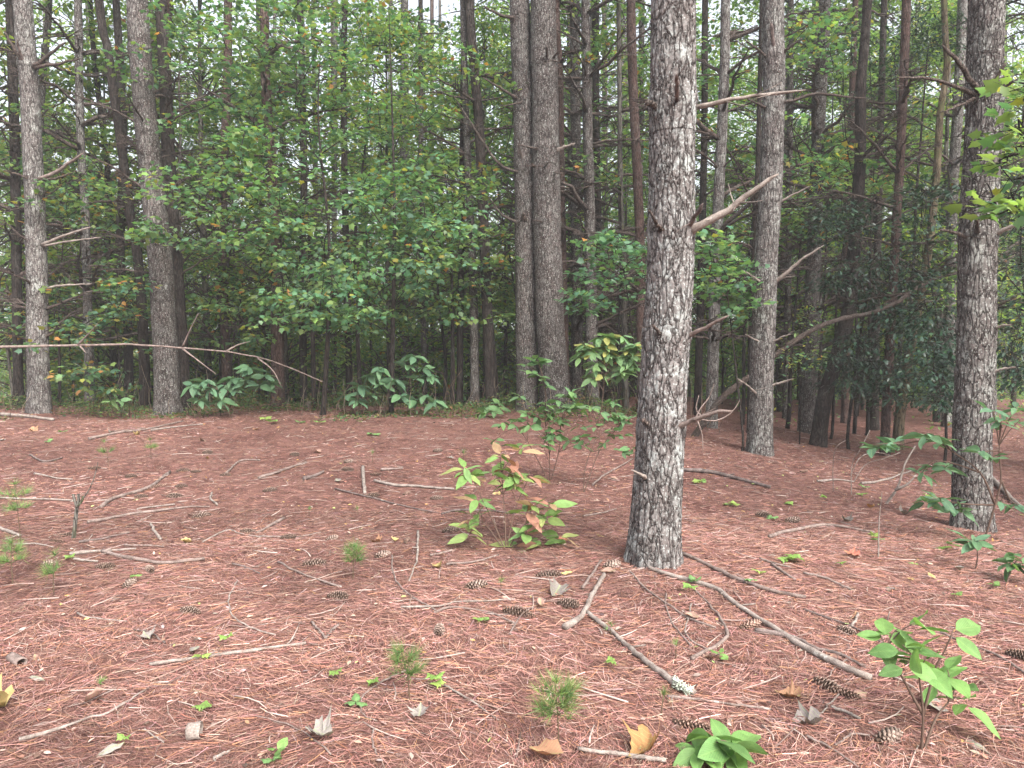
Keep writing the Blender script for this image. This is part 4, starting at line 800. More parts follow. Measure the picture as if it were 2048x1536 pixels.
PL['right'] = plant('young_magnolia', (1962, 1092), [
    ([(1962, 1092), (1975, 1060), (1990, 1010), (2002, 960), (1998, 900), (2003, 850)], [((2003, 835), 5), ((1985, 820), 4), ((2030, 815), 5), ((2000, 845), 4), ((2040, 840), 4)]),
    ([(1990, 1010), (1960, 945), (1900, 900), (1866, 878)], [((1862, 872), 6), ((1880, 880), 5), ((1850, 868), 4)]),
    ([(1960, 945), (1900, 925), (1850, 920)], [((1862, 930), 6), ((1845, 945), 5), ((1890, 935), 5)]),
    ([(1990, 1010), (1930, 1008), (1880, 1000)], [((1880, 996), 6), ((1850, 1000), 5), ((1908, 1015), 5), ((1925, 1020), 5)]),
    ([(1998, 900), (1975, 903), (1960, 904)], [((1962, 902), 6), ((1985, 912), 5)]),
    ([(2002, 960), (2020, 1000), (2040, 1010)], [((2030, 1008), 5), ((2000, 1003), 4)]),
    ([(1866, 878), (1820, 885), (1795, 892)], [((1790, 886), 6), ((1760, 895), 6), ((1745, 892), 3), ((1775, 890), 5)])], 'blue', 'branching blue-green sapling at the foot of the stout right-edge pine', .13, rstem=.009, few=1.2)
LANDMARK['the branching blue-green sapling'] = PL['right'][1]
PL['right2'] = plant('young_magnolia', (1950, 1140), [([(1950, 1140), (1955, 1110), (1950, 1085)], [((1948, 1082), 7)])], 'blue', 'single whorl of leaves just in front of the right-edge pine', .15)
PL['right3'] = plant('young_magnolia', (2010, 1170), [([(2010, 1170), (2020, 1145), (2025, 1128)], [((2025, 1126), 7), ((2045, 1115), 4)])], 'green', 'low whorl of leaves touching the right edge of the picture', .13)
PL['br'] = plant('young_magnolia', (1842, 1505), [
    ([(1842, 1505), (1846, 1430), (1838, 1350), (1835, 1310)], [((1830, 1300), 6), ((1805, 1290), 5), ((1850, 1320), 5), ((1812, 1325), 5)]),
    ([(1846, 1430), (1870, 1340), (1890, 1300), (1906, 1262)], [((1906, 1260), 5)]),
    ([(1846, 1430), (1780, 1310), (1760, 1268)], [((1770, 1270), 6), ((1795, 1258), 4), ((1830, 1245), 3)]),
    ([(1842, 1505), (1870, 1440), (1900, 1400), (1912, 1370)], [((1915, 1365), 6), ((1930, 1400), 6), ((1895, 1340), 5), ((1870, 1360), 4)])], 'sprig', 'insect-bitten pale green sapling near the bottom right corner', .115, few=.75)
LANDMARK['the bitten sapling near the bottom right corner'] = PL['br'][1]
PL['bottom'] = plant('young_magnolia', (1425, 1555), [([(1425, 1555), (1428, 1500), (1430, 1478)], [((1428, 1476), 6), ((1400, 1500), 5), ((1462, 1490), 5)])], 'sprig', 'broad-leaved green sprig cut by the bottom edge of the picture', .13)
LANDMARK['the broad-leaved sprig at the bottom edge'] = PL['bottom'][1]

# seedlings
def pine_seedling(base_px, top_y, tiers, label):
    b = ground(*base_px); D = b[1]; e = empty('pine_seedling', b); tag(e, label, 'seedling', 'pine seedlings'); h = at(base_px[0], top_y, D)[2] - b[2]
    lx = random.uniform(-.15, .15) * h; Q = resample(np.array([[0, 0, -.02], [lx * .3, 0, h * .5], [lx, random.uniform(-.1, .1) * h, h]]), 9)
    mb = MB(); mb.add(*tube(Q, np.linspace(.0035, .0015, 9), 5), (.09, .065, .04)); P, Dr = [], []
    for k in range(tiers):
        z = 1 - .42 * k / max(1, tiers - 1) if tiers > 1 else 1.0; c = np.array([np.interp(z, np.linspace(0, 1, 9), Q[:, q]) for q in range(3)])
        m = 4 if k == 0 else 8
        for q in range(m):
            a = random.uniform(0, 6.28); l = (0 if k == 0 else random.uniform(.25, .5)) * h * .55
            tip = c + np.array([math.cos(a) * l, math.sin(a) * l, l * .35])
            if l > 0: mb.add(*tube(np.array([c, tip]), np.array([.0018, .001]), 4), (.09, .065, .04))
            for s in ((.5, .75, 1.0) if l > 0 else (1.0,)): P.append(c + (tip - c) * s + np.random.normal(size=3) * .004); Dr.append([math.cos(a) * .6, math.sin(a) * .6, .7])
    obj('stem', mb.mesh('stem'), M['stem'], e)
    P = np.array(P); V, F, C = tufts(P, np.array(Dr), min(.075, .3 * h + .02), palette(len(P), [(.10, .18, .06), (.14, .22, .07), (.17, .20, .07)], [4, 3, 2]), 12, .0011)
    nb = MB(); nb.add(V, F, C); obj('needles', nb.mesh('needles', False), M['needle'], e); return b
for bp, ty, t, lab in [((820, 1402), 1300, 3, 'bushy little pine seedling bent to the right, lower centre'), ((1118, 1512), 1362, 4, 'tall two-tiered pine seedling at the bottom of the picture'), ((706, 1160), 1092, 3, 'spreading pine seedling at the centre of the needle carpet'),
    ((42, 1088), 970, 3, 'tall pine seedling left of the forked cut stub'), ((26, 1172), 1088, 3, 'thick pine seedling cut by the left edge'), ((217, 934), 884, 2, 'pine seedling far back in front of the pale left-edge pine'), ((302, 918), 880, 2, 'thin pine seedling far back below the thick pine pair'),
    ((1322, 1432), 1392, 1, 'tiny pine tuft just above the broad-leaved sprig'), ((1352, 1322), 1288, 1, 'tiny pine tuft beside the lichen-tipped branch'), ((618, 1032), 1018, 1, 'tiny pine tuft left of centre on the needle carpet'), ((716, 1030), 1016, 1, 'tiny pine tuft at the centre, behind the spreading seedling'),
    ((1002, 1180), 1160, 1, 'tiny pine tuft below the pink-tinged sapling'), ((200, 1378), 1362, 1, 'tiny pine tuft on the lower left needle carpet'), ((1222, 1275), 1252, 1, 'tiny pine tuft at the knot of the lichen-tipped branch'), ((108, 1190), 1112, 2, 'lone-stemmed pine seedling in front of the forked cut stub'), ((745, 925), 905, 1, 'tiny pine tuft far back at the centre'), ((930, 960), 905, 1, 'wispy pine seedling left of the pink-tinged sapling')]:
    b = pine_seedling(bp, ty, t, lab)
    if t == 4: LANDMARK['the two-tiered pine seedling'] = b
    if 'bushy little' in lab: LANDMARK['the bushy bent pine seedling'] = b
    if 'spreading' in lab: LANDMARK['the spreading pine seedling'] = b
# forked cut stub
sb = ground(146, 1080); D = sb[1]; e = empty('cut_sapling_stub', sb); tag(e, 'grey forked stub of a cut sapling standing in the needles at left', 'stub')
mb = MB(); mb.add(*tube(resample(np.array([at(146, 1088, D), at(150, 1050, D), at(154, 1012, D)]) - sb, 10), np.linspace(8.5, 7, 10) / FPX * D / 2, 9, jit=.1, rng=R)); obj('stem', mb.mesh('stem'), M['grey_bark'], e)
for pth, w0, w1 in (([(154, 1014), (149, 1000), (146, 988)], 6.5, 5), ([(154, 1014), (157, 1000), (157, 988)], 6, 5), ([(155, 1012), (164, 1002), (166, 992)], 5.5, 4), ([(160, 1004), (178, 980), (190, 950), (196, 924)], 3, 1.2)):
    mb = MB(); mb.add(*tube(resample(np.array([at(x, y, D - .01) for x, y in pth]) - sb, 6), np.linspace(w0, w1, 6) / FPX * D / 2, 7)); obj('prong', mb.mesh('prong'), M['grey_bark'], e)
LANDMARK['the forked cut stub'] = sb

# ---------------------------------------------------------------- long level branch, leaning trunk
def limb(name, pts, w0, w1, mat, label, cat, twigs=(), sides=9):
    P = np.array(pts); b = P[0].copy(); e = empty(name, b); tag(e, label, cat)
    mb = MB(); n = 60; Q = resample(P - b, n); Q[3:] += .5 * np.cumsum(R.normal(size=(n - 3, 3)), 0) * w0 * .022 + R.normal(size=(n - 3, 3)) * w0 * .04; mb.add(*tube(Q, np.linspace(w0, w1, n) / 2 * (1 + .08 * R.normal(size=n)), sides, jit=.15, rng=R)); obj('stem', mb.mesh('stem'), mat, e)
    for tw in twigs:
        T = np.array(tw); mb = MB(); mb.add(*tube(resample(T - b, 8), np.linspace(.017, .005, 8), 5, jit=.1, rng=R)); obj('twig', mb.mesh('twig'), mat, e)
D = 11.6; lp = lambda x, y, dd=0: at(x, y, D + dd)
q0 = lp(-330, 830); q0[2] = hz(q0[0], q0[1]) - .05
limb('dead_branch', [q0, lp(-180, 725), lp(-60, 698), lp(60, 693), lp(160, 691), lp(260, 690), lp(360, 696), lp(450, 704), lp(520, 716), lp(580, 736), lp(645, 764)], .062, .014, M['brown_wood'], 'long dead branch held level across the left side, in front of the trunks', 'branch',
     [[lp(154, 691), lp(175, 670, -.1), lp(196, 647, -.2)], [lp(364, 696), lp(380, 660, -.1), lp(397, 626, -.2)], [lp(366, 698), lp(400, 724, -.1), lp(432, 748, -.2)], [lp(515, 716), lp(545, 740, -.1), lp(562, 772, -.2)], [lp(450, 704), lp(475, 690, .1), lp(500, 683, .2)], [lp(160, 692), lp(172, 706, -.1)]])
D = 11.4; q0 = lp(1385, 862); q0[2] = hz(q0[0], q0[1]) - .05
limb('leaning_trunk', [q0, lp(1440, 800), lp(1500, 752), lp(1560, 703), lp(1620, 662), lp(1680, 638), lp(1740, 626), lp(1790, 605), lp(1850, 565, .2), lp(1930, 540, .3)], .105, .045, M['dead_wood'], 'grey fallen trunk leaning up to the right across the dark wood', 'trunk', [[lp(1745, 625), lp(1800, 590, .2), lp(1890, 565, .3)]])

# ---------------------------------------------------------------- sticks, cones, leaves on the floor
ORD = ['nearest', 'second nearest', 'third nearest', 'fourth nearest', 'fifth nearest', 'sixth nearest', 'seventh nearest', 'eighth nearest', 'ninth nearest', 'tenth nearest', 'eleventh nearest', 'twelfth nearest', 'thirteenth nearest', 'fourteenth nearest', 'fifteenth nearest', 'sixteenth nearest', 'seventeenth nearest', 'eighteenth nearest', 'nineteenth nearest', 'twentieth nearest']
def rank_labels(items, phrase):
    """items: list of (object, position, adjective phrase) -> unique labels by landmark and order of distance"""
    by = {}
    for o, p, adj in items:
        lm = min(LANDMARK, key=lambda k: np.hypot(*(LANDMARK[k][:2] - np.array(p)[:2]))); by.setdefault(lm, []).append((np.hypot(*(LANDMARK[lm][:2] - np.array(p)[:2])), o, adj))
    for lm, L in by.items():
        for k, (d, o, adj) in enumerate(sorted(L, key=lambda t: t[0])):
            o['label'] = f'{adj} {phrase}, {ORD[min(k, 19)]} to {lm}' if len(L) > 1 else f'{adj} {phrase} close to {lm}'
STICKS = [  # px path, width px start, end, material, lift
 ([(0, 832), (50, 836), (107, 842)], 8, 6, 'p'), ([(178, 881), (244, 866), (290, 861), (366, 844)], 6, 3, 'b'), ([(302, 862), (350, 856), (406, 850)], 4, 2.5, 'p'), ([(203, 1018), (228, 1000), (300, 978), (340, 947)], 8, 6, 'b'),
 ([(452, 950), (480, 924), (520, 922)], 5, 3, 'b'), ([(175, 1049), (269, 1031), (366, 1018), (420, 1016)], 7, 3, 'b'), ([(274, 1022), (310, 1016), (350, 1011)], 4, 3, 'p'), ([(140, 1112), (203, 1107), (272, 1102)], 8, 5, 'p'), ([(206, 1108), (239, 1117), (287, 1125), (335, 1130), (409, 1122)], 9, 6, 'b'), ([(148, 1122), (172, 1125), (196, 1127)], 6, 5, 'p'),
 ([(158, 1089), (196, 1083), (229, 1075), (259, 1069)], 6, 3, 'd'), ([(302, 1051), (310, 1067), (322, 1082)], 6, 5, 'p'), ([(25, 1092), (70, 1091), (107, 1097)], 4, 3, 'p'), ([(249, 1094), (290, 1094), (328, 1096)], 4, 3, 'b'), ([(406, 1087), (454, 1064), (480, 1070), (522, 1077)], 3.5, 2.5, 'p'), ([(465, 1130), (492, 1139), (520, 1150)], 4, 3, 'd'),
 ([(69, 950), (105, 957), (145, 961)], 4, 2.5, 'p'), ([(0, 998), (70, 1001), (148, 1004)], 4, 3, 'p'), ([(424, 988), (421, 1000), (434, 1013)], 5, 4, 'p'), ([(0, 1060), (20, 1068), (40, 1076)], 9, 6, 'p'), ([(60, 912), (88, 926), (125, 918)], 4, 3, 'd'),
 ([(518, 960), (548, 950), (580, 938), (612, 927)], 7, 5, 'b'), ([(608, 962), (628, 955), (647, 947)], 8, 6, 'd'), ([(726, 937), (727, 965), (730, 990)], 7, 6, 'p'), ([(749, 964), (789, 974), (840, 976), (908, 981)], 6, 5, 'p'), ([(670, 980), (728, 995), (815, 1016), (876, 1028)], 4, 2.5, 'd'), ([(762, 942), (785, 941), (806, 939)], 6, 5, 'b'),
 ([(860, 1115), (885, 1110), (906, 1104)], 6, 4, 'b'), ([(836, 1067), (835, 1112), (826, 1145), (818, 1166)], 6, 3, 'p'), ([(784, 1115), (787, 1153), (810, 1186), (871, 1226)], 3.5, 3, 'b'), ([(556, 1127), (606, 1153), (683, 1178)], 5, 4, 'b'), ([(515, 1069), (540, 1055), (568, 1041)], 6, 6, 'b'), ([(518, 1077), (596, 1077), (642, 1068)], 4, 3, 'b'),
 ([(893, 1133), (952, 1127), (997, 1113)], 5, 3.5, 'b'), ([(883, 1031), (921, 1023), (992, 1026), (1030, 1031)], 5, 3, 'd'), ([(1365, 1113), (1436, 1145), (1467, 1160), (1528, 1182), (1612, 1200)], 10, 7, 'b'), ([(1510, 1268), (1584, 1283), (1635, 1303), (1680, 1316), (1731, 1341)], 10, 6, 'd'), ([(1366, 943), (1426, 948), (1490, 965), (1540, 978)], 9, 6, 'd'),
 ([(1208, 1154), (1198, 1174), (1182, 1204), (1162, 1240), (1129, 1263)], 9, 14, 'p'), ([(1335, 1400), (1388, 1405), (1477, 1418), (1542, 1425)], 6, 5, 'b'), ([(1157, 1508), (1248, 1519), (1332, 1529)], 11, 9, 'p'), ([(1332, 1192), (1331, 1212), (1345, 1253), (1383, 1298)], 4, 3, 'b'), ([(1383, 1212), (1374, 1248), (1373, 1278), (1408, 1301), (1452, 1321)], 4, 3, 'p'),
 ([(1383, 1326), (1434, 1298), (1454, 1273), (1426, 1220), (1375, 1171)], 9, 3, 'b'), ([(1259, 1146), (1294, 1184), (1335, 1212), (1375, 1240), (1431, 1260)], 4, 4, 'b'), ([(1167, 1036), (1203, 1029), (1233, 1021)], 4, 3, 'b'), ([(1185, 973), (1218, 947), (1266, 919)], 4, 3, 'b'), ([(1020, 1273), (1045, 1232), (1091, 1204)], 4, 3, 'b'), ([(1165, 1181), (1185, 1152), (1203, 1125)], 6, 5, 'b'),
 ([(1538, 1077), (1591, 1064), (1660, 1054), (1749, 1069)], 8, 5, 'b'), ([(1543, 1133), (1568, 1150), (1591, 1166)], 8, 6, 'b'), ([(1607, 1150), (1650, 1161), (1701, 1183)], 6, 5, 'b'), ([(1520, 1122), (1550, 1131), (1581, 1139)], 6, 5, 'b'), ([(1723, 970), (1769, 962), (1828, 942)], 5, 3, 'p'), ([(1635, 965), (1670, 962), (1708, 966)], 5, 3, 'p'),
 ([(1607, 1225), (1690, 1253), (1772, 1296)], 5, 4, 'd'), ([(1881, 1270), (1934, 1293), (2010, 1326), (2060, 1362)], 5, 5, 'b'), ([(1703, 1258), (1710, 1246), (1716, 1232)], 6, 5, 'p'), ([(1662, 1423), (1690, 1433), (1721, 1446)], 7, 6, 'p'), ([(1670, 1499), (1701, 1479), (1739, 1476)], 5, 4, 'b'), ([(1594, 1443), (1630, 1438), (1657, 1415), (1683, 1390)], 5, 3, 'p'),
 ([(1612, 1479), (1660, 1501), (1716, 1540)], 6, 4, 'b'), ([(300, 1336), (406, 1321), (520, 1306), (612, 1293)], 8, 7, 'p'), ([(38, 1486), (114, 1466), (163, 1448), (226, 1428), (297, 1382)], 10, 4, 'p'), ([(475, 1166), (457, 1204), (470, 1242), (520, 1265), (551, 1273)], 3.5, 3, 'p'), ([(427, 1532), (444, 1520), (460, 1509)], 9, 8, 'p'), ([(290, 1466), (310, 1480), (328, 1494)], 4, 3, 'p'),
 ([(155, 1230), (178, 1240), (254, 1248)], 4, 2.5, 'p'), ([(815, 1347), (754, 1375), (721, 1408), (730, 1438), (754, 1448)], 5, 2.5, 'b'), ([(888, 1377), (942, 1408), (997, 1446)], 5, 3, 'p'), ([(510, 1441), (561, 1451), (612, 1474), (662, 1514)], 3.5, 3, 'b'), ([(749, 1463), (744, 1489), (754, 1519)], 4.5, 4, 'b'), ([(624, 1250), (640, 1268), (650, 1281)], 5, 4, 'b'), ([(676, 1255), (664, 1268), (652, 1281)], 6, 5, 'b'),
 ([(802, 1218), (878, 1217), (916, 1207), (1030, 1203)], 4.5, 3, 'p'), ([(868, 1230), (904, 1220), (980, 1230), (1030, 1253)], 5, 4, 'b'), ([(515, 800), (560, 803), (620, 815)], 7, 5, 'b'), ([(1700, 1320), (1670, 1340), (1640, 1380)], 3, 2, 'b'), ([(1980, 957), (2010, 988), (2060, 1035)], 9, 8, 'p'), ([(330, 1290), (300, 1270), (268, 1264)], 4, 3, 'd')]
MATN = {'p': ('pale_wood', 'pale'), 'b': ('brown_wood', 'brown'), 'd': ('dark_wood', 'dark')}
items = []
def stick(path, w0, w1, mk, label=None, twigs=()):
    P = [ground(x, y) for x, y in path]; P = np.array(P); Dm = P[:, 1].mean(); n = max(8, 4 * len(path))
    Q = resample(P, n); Q[1:-1] += R.normal(size=(n - 2, 3)) * .003; rad = np.linspace(w0, w1, n) / FPX * Dm / 2
    rad *= .95 * (1 + .10 * np.convolve(R.normal(size=n + 4), np.ones(5) / 2.2, 'valid')).clip(.75, 1.3)
    Q[:, 2] = height(Q[:, 0], Q[:, 1]) + rad * .75 + .007
    Q[:, 2] = np.maximum(Q[:, 2], np.convolve(np.pad(Q[:, 2], 2, mode='edge'), np.ones(5) / 5, 'valid'))
    b = Q[0].copy(); mb = MB(); mb.add(*tube(Q - b, rad, 8, jit=.08, rng=R)); m, cn = MATN[mk]
    L = np.linalg.norm(P[-1] - P[0])
    o = obj('fallen_branch' if L > 1.0 else 'stick', mb.mesh('stick'), M[m], None, b)
    tag(o, label, 'branch' if L > 1.0 else 'stick', 'fallen sticks and branches')
    for t in range(int(L * 1.6)):                             # broken side twigs and knots
        i0 = random.randint(1, n - 2); d = norm(Q[i0 + 1] - Q[i0]); s = np.cross(d, [0, 0, 1]) * random.choice([-1, 1]); l = random.uniform(.02, .10)
        mb = MB(); c = Q[i0] - b; mb.add(*tube(np.array([c, c + (s * .7 + d * .6 + [0, 0, .25]) * l]), np.array([rad[i0] * .5, rad[i0] * .3]), 5)); obj('side_twig', mb.mesh('side_twig'), M[m], o)
    if label is None:
        bent = L / (np.linalg.norm(np.diff(P, axis=0), axis=1).sum() + 1e-6)
        size = 'long' if L > 1.0 else 'short' if L < .35 else 'thin' if w0 < 4.5 else 'stout' if w0 > 7.5 else 'middling'
        items.append((o, Q.mean(0), f'{size} {cn} {"curved" if bent < .97 else "straight"}'))
    return o
for s in STICKS: stick(*s)
stick([(1276, 1124), (1312, 1146), (1421, 1179), (1464, 1209), (1540, 1258), (1591, 1291), (1690, 1344), (1742, 1364)], 8, 14, 'p', 'longest pale branch on the ground, running right from the nearest lichen pine')
lo = stick([(1175, 1232), (1220, 1268), (1243, 1288), (1299, 1336), (1325, 1357), (1358, 1380), (1388, 1398)], 10, 13, 'p', 'barkless branch with a white lichen crust at its lower end, below the nearest pine')
rank_labels(items, 'stick')
cp = [ground(x, y) for x, y in [(1346, 1371), (1358, 1380), (1372, 1389), (1384, 1396)]]; lb = np.array(lo.location); mb = MB()
for k in range(150):
    t = random.uniform(0, 3); c = cp[min(2, int(t))] * (1 - t % 1) + cp[min(3, int(t) + 1)] * (t % 1); r = .017; a = random.uniform(-.3, 3.4)
    c = c + np.array([math.cos(a) * r * .6, math.cos(a) * r * .9, math.sin(a) * r + .018]); q = R.normal(size=(4, 3)) * .007
    mb.add(c + q - lb, np.array([[0, 1, 2], [0, 2, 3], [0, 3, 1], [1, 3, 2]]), np.array((.52, .56, .46)) * random.uniform(.8, 1.1))
obj('lichen_crust', mb.mesh('lichen_crust', False), M['litter'], lo)
# leaning loose stick and bare stems by the right sapling
D = ground(1772, 1008)[1]; q = ground(1772, 1008)
limb('stick', [q, at(1795, 975, D - .05), at(1810, 927, D - .02), at(1830, 892, D)], .028, .014, M['pale_wood'], 'pale forked stick leaning upright among the blue-green sapling leaves', 'stick', [[at(1790, 980, D - .05), at(1815, 968, D - .1), at(1832, 950, D - .1)]])
bst = []
for bp, path in [((1667, 984), [(1667, 984), (1666, 930), (1672, 895), (1692, 880)]), ((1703, 990), [(1703, 990), (1704, 930), (1720, 900), (1740, 860)]), ((1757, 1118), [(1757, 1118), (1758, 1050), (1764, 985)]), ((1640, 1230), [(1772, 1260), (1776, 1235), (1780, 1222)]), ((1700, 950), [(1700, 950), (1720, 915), (1755, 905), (1790, 915), (1792, 925)]), ((1705, 965), [(1705, 965), (1730, 930), (1765, 918), (1800, 905)])]:
    q = ground(*path[0]); D = q[1]; mb = MB(); P = np.array([at(x, y, D + random.uniform(-.1, .1)) for x, y in path]); P[0] = q - [0, 0, .02]
    mb.add(*tube(resample(P - q, 12), np.linspace(.006, .0025, 12), 5)); o = obj('bare_stem', mb.mesh('bare_stem'), M['brown_wood' if path[0][0] < 1700 else 'pale_wood'], None, q)
    tag(o, 'x', 'stem', 'bare thin stems'); bst.append((o, q, 'bare thin'))

rank_labels(bst, 'upright stem')
# pine cones
def cone_mesh(seed, open_, L=.145, r=.022):
    rng = np.random.default_rng(seed); mb = MB(); core = (.09, .06, .045)
    mb.add(*tube(np.array([[0, 0, 0], [L * .5, 0, .006], [L, 0, 0]]), np.array([.008, .010, .004]), 6), core)
    n = 64
    for k in range(n):
        t = k / n; a = k * 2.39996; rr = r * (math.sin(math.pi * (.12 + .80 * t)) ** .7) * (1.35 if open_ else .9); x = L * (.03 + .9 * t)
        o = np.array([0, math.cos(a), math.sin(a)]); s = np.array([0, -math.sin(a), math.cos(a)]); f = np.array([1., 0, 0]); lean = .35 if open_ else 1.0
        b = np.array([x, 0, .004]) + o * .005; tip = b + o * rr + f * rr * lean; wd = rr * .55
        V = np.array([b, b + (tip - b) * .6 + s * wd, tip, b + (tip - b) * .6 - s * wd, b + (tip - b) * .7 + f * .004])
        c = np.array([(.05, .032, .025), (.15, .10, .08), (.36, .28, .24), (.15, .10, .08), (.09, .06, .05)]) * rng.uniform(.75, 1.2)
        if not open_: c = c * np.array([1.15, 1.0, .95])
        mb.add(V, np.array([[0, 1, 4], [1, 2, 4], [2, 3, 4], [3, 0, 4], [0, 2, 1], [0, 3, 2]]), c)
    return mb.mesh('pine_cone', False)
CONES = [cone_mesh(1, True), cone_mesh(2, True, .13, .02), cone_mesh(3, False, .14, .02), cone_mesh(4, True, .155, .024)]
items = []
for px, py, ang in [(176, 939, 10), (250, 956, 5), (352, 945, 15), (381, 946, -10), (350, 976, 10), (302, 978, 40), (268, 996, 20), (333, 996, 0), (118, 1075, 8), (100, 1086, -10), (383, 1039, 30), (480, 1067, -5), (82, 1137, 60), (296, 1140, -40), (190, 1140, 20), (440, 953, 10), (525, 985, 15), (405, 908, 0), (580, 911, 5), (688, 927, 50), (683, 942, 0), (733, 995, -15), (860, 1000, 20), (806, 992, 70), (652, 1085, 50), (811, 1090, 80), (884, 1067, 20), (605, 1133, 25), (750, 1118, 60), (740, 952, -5), (866, 905, 40), (655, 1197, -8), (881, 1256, -80), (1006, 1226, -15), (1072, 1155, 10), (1115, 1211, -25), (1345, 1450, -20), (1030, 1229, -20), (1206, 1140, 25), (1510, 1033, -15), (1570, 1047, -5), (1600, 946, 20), (1674, 1260, -55), (1652, 1384, -50), (1628, 1364, -45), (1752, 1490, 25), (2010, 1312, -50), (246, 1180, 80), (362, 1224, -30), (1480, 1262, 30), (560, 1080, 20), (930, 1180, 30)]:
    p = ground(px, py); v = random.randrange(4); o = obj('pine_cone', CONES[v], M['cone'], None, p + np.array([0, 0, .018])); s = random.uniform(.85, 1.12)
    o.rotation_euler = (random.uniform(0, 6.28), random.uniform(-.1, .1), math.radians(ang) * 1.0 + random.gauss(0, .15)); o.scale = (s, s, s); tag(o, None, 'pine cone', 'fallen pine cones')
    items.append((o, p, 'closed brown' if v == 2 else 'open brown'))
rank_labels(items, 'pine cone')

# dead and fallen leaves
def dead_leaf(seed, tmpl, col, curl):
    V, F = tmpl; V = V.copy(); rng = np.random.default_rng(seed)
    # subdivide the fan once for crumples
    Vn, Fn, cache = list(V), [], {}
    def mid(a, b):
        k = (min(a, b), max(a, b))
        if k not in cache: cache[k] = len(Vn); Vn.append((Vn[a] + Vn[b]) / 2)
        return cache[k]
    for a, b, c in F:
        ab, bc, ca = mid(a, b), mid(b, c), mid(c, a); Fn += [(a, ab, ca), (ab, b, bc), (ca, bc, c), (ab, bc, ca)]
    V = np.array(Vn); V[:, 2] = curl * (np.abs(V[:, 0]) ** 1.5) * 2 + curl * (V[:, 1] - .5) ** 2 + rng.normal(size=len(V)) * .04
    C = np.array(col) * (1 + .15 * rng.normal(size=(len(V), 1)))
    return mesh_np('fallen_leaf', V, [np.array(Fn)], C, V[:, :2], True)
WIDE = (OVAL[0] * np.array([1.7, 1, 1]), OVAL[1])
LEAFC = {'grey': (.22, .19, .18), 'pink': (.33, .20, .165), 'brown': (.30, .16, .10), 'orange': (.36, .19, .08), 'yellow': (.40, .30, .13), 'white': (.26, .23, .215), 'red': (.34, .12, .09), 'green': (.2, .28, .1)}
items = []
for k, (px, py, c, s, t) in enumerate([(70, 1315, 'pink', .11, 0), (1060, 1512, 'brown', .15, 1), (1310, 1497, 'orange', .14, 2), (8, 1428, 'yellow', .16, 2), (385, 1090, 'yellow', .09, 1), (246, 1196, 'grey', .12, 2), (1117, 1184, 'grey', .13, 2), (1232, 1148, 'pink', .10, 1), (1145, 1151, 'yellow', .08, 0), (790, 1088, 'yellow', .08, 1), (762, 1086, 'brown', .10, 2), (878, 1142, 'yellow', .10, 1), (190, 1518, 'white', .10, 0), (300, 1284, 'grey', .09, 2), (405, 1286, 'white', .06, 1), (398, 1302, 'white', .09, 0), (162, 1416, 'pink', .11, 1), (630, 1478, 'white', .11, 2), (1083, 1222, 'pink', .10, 0), (838, 1444, 'grey', .08, 2), (1412, 1322, 'pink', .10, 2), (1152, 1412, 'red', .11, 1), (90, 1362, 'white', .08, 0), (100, 1400, 'brown', .07, 0), (1400, 1240, 'pink', .09, 1), (1225, 1215, 'white', .07, 0), (1690, 1310, 'pink', .09, 1), (1735, 1390, 'pink', .09, 0), (1600, 1405, 'brown', .11, 2), (1640, 1455, 'grey', .14, 2), (1865, 1430, 'white', .16, 1), (1700, 1050, 'grey', .10, 2), (1715, 1118, 'red', .10, 2), (1800, 1030, 'grey', .11, 2), (1745, 1018, 'orange', .10, 1), (1825, 1165, 'yellow', .06, 1), (1872, 1160, 'yellow', .07, 1), (1910, 1140, 'white', .08, 1), (1775, 1175, 'grey', .10, 2), (1815, 1130, 'green', .07, 0), (870, 912, 'grey', .12, 2), (905, 920, 'white', .10, 2), (672, 963, 'white', .13, 0), (920, 988, 'pink', .12, 1), (1000, 988, 'yellow', .12, 1), (1080, 1185, 'brown', .07, 0), (1235, 960, 'pink', .08, 1), (960, 1127, 'pink', .09, 1), (1150, 1030, 'pink', .12, 0), (1130, 1080, 'red', .10, 1), (1192, 1070, 'yellow', .12, 0), (220, 868, 'grey', .12, 2), (270, 872, 'yellow', .10, 2), (410, 882, 'pink', .10, 2), (415, 918, 'yellow', .10, 0), (60, 862, 'brown', .15, 2), (8, 880, 'white', .14, 1), (520, 860, 'brown', .14, 0), (560, 855, 'orange', .12, 0), (630, 905, 'pink', .12, 1), (1500, 1230, 'brown', .08, 0), (1955, 1250, 'white', .07, 0), (1930, 1480, 'white', .10, 0), (1990, 1255, 'pink', .07, 0)]):
    p = ground(px, py); me = dead_leaf(k, (OVAL, WIDE, MAPLE)[t], LEAFC[c], random.choice([.25, .5, -.35, .8]))
    o = obj('fallen_leaf', me, M['deadleaf'], None, p + np.array([0, 0, .014])); o.scale = (s, s, s); o.rotation_euler = (random.gauss(0, .2), random.gauss(0, .2), random.uniform(0, 6.28)); tag(o, None, 'leaf', 'fallen leaves')
    items.append((o, p, f'{c} {"oval" if t < 2 else "lobed"}'))
rank_labels(items, 'fallen leaf')
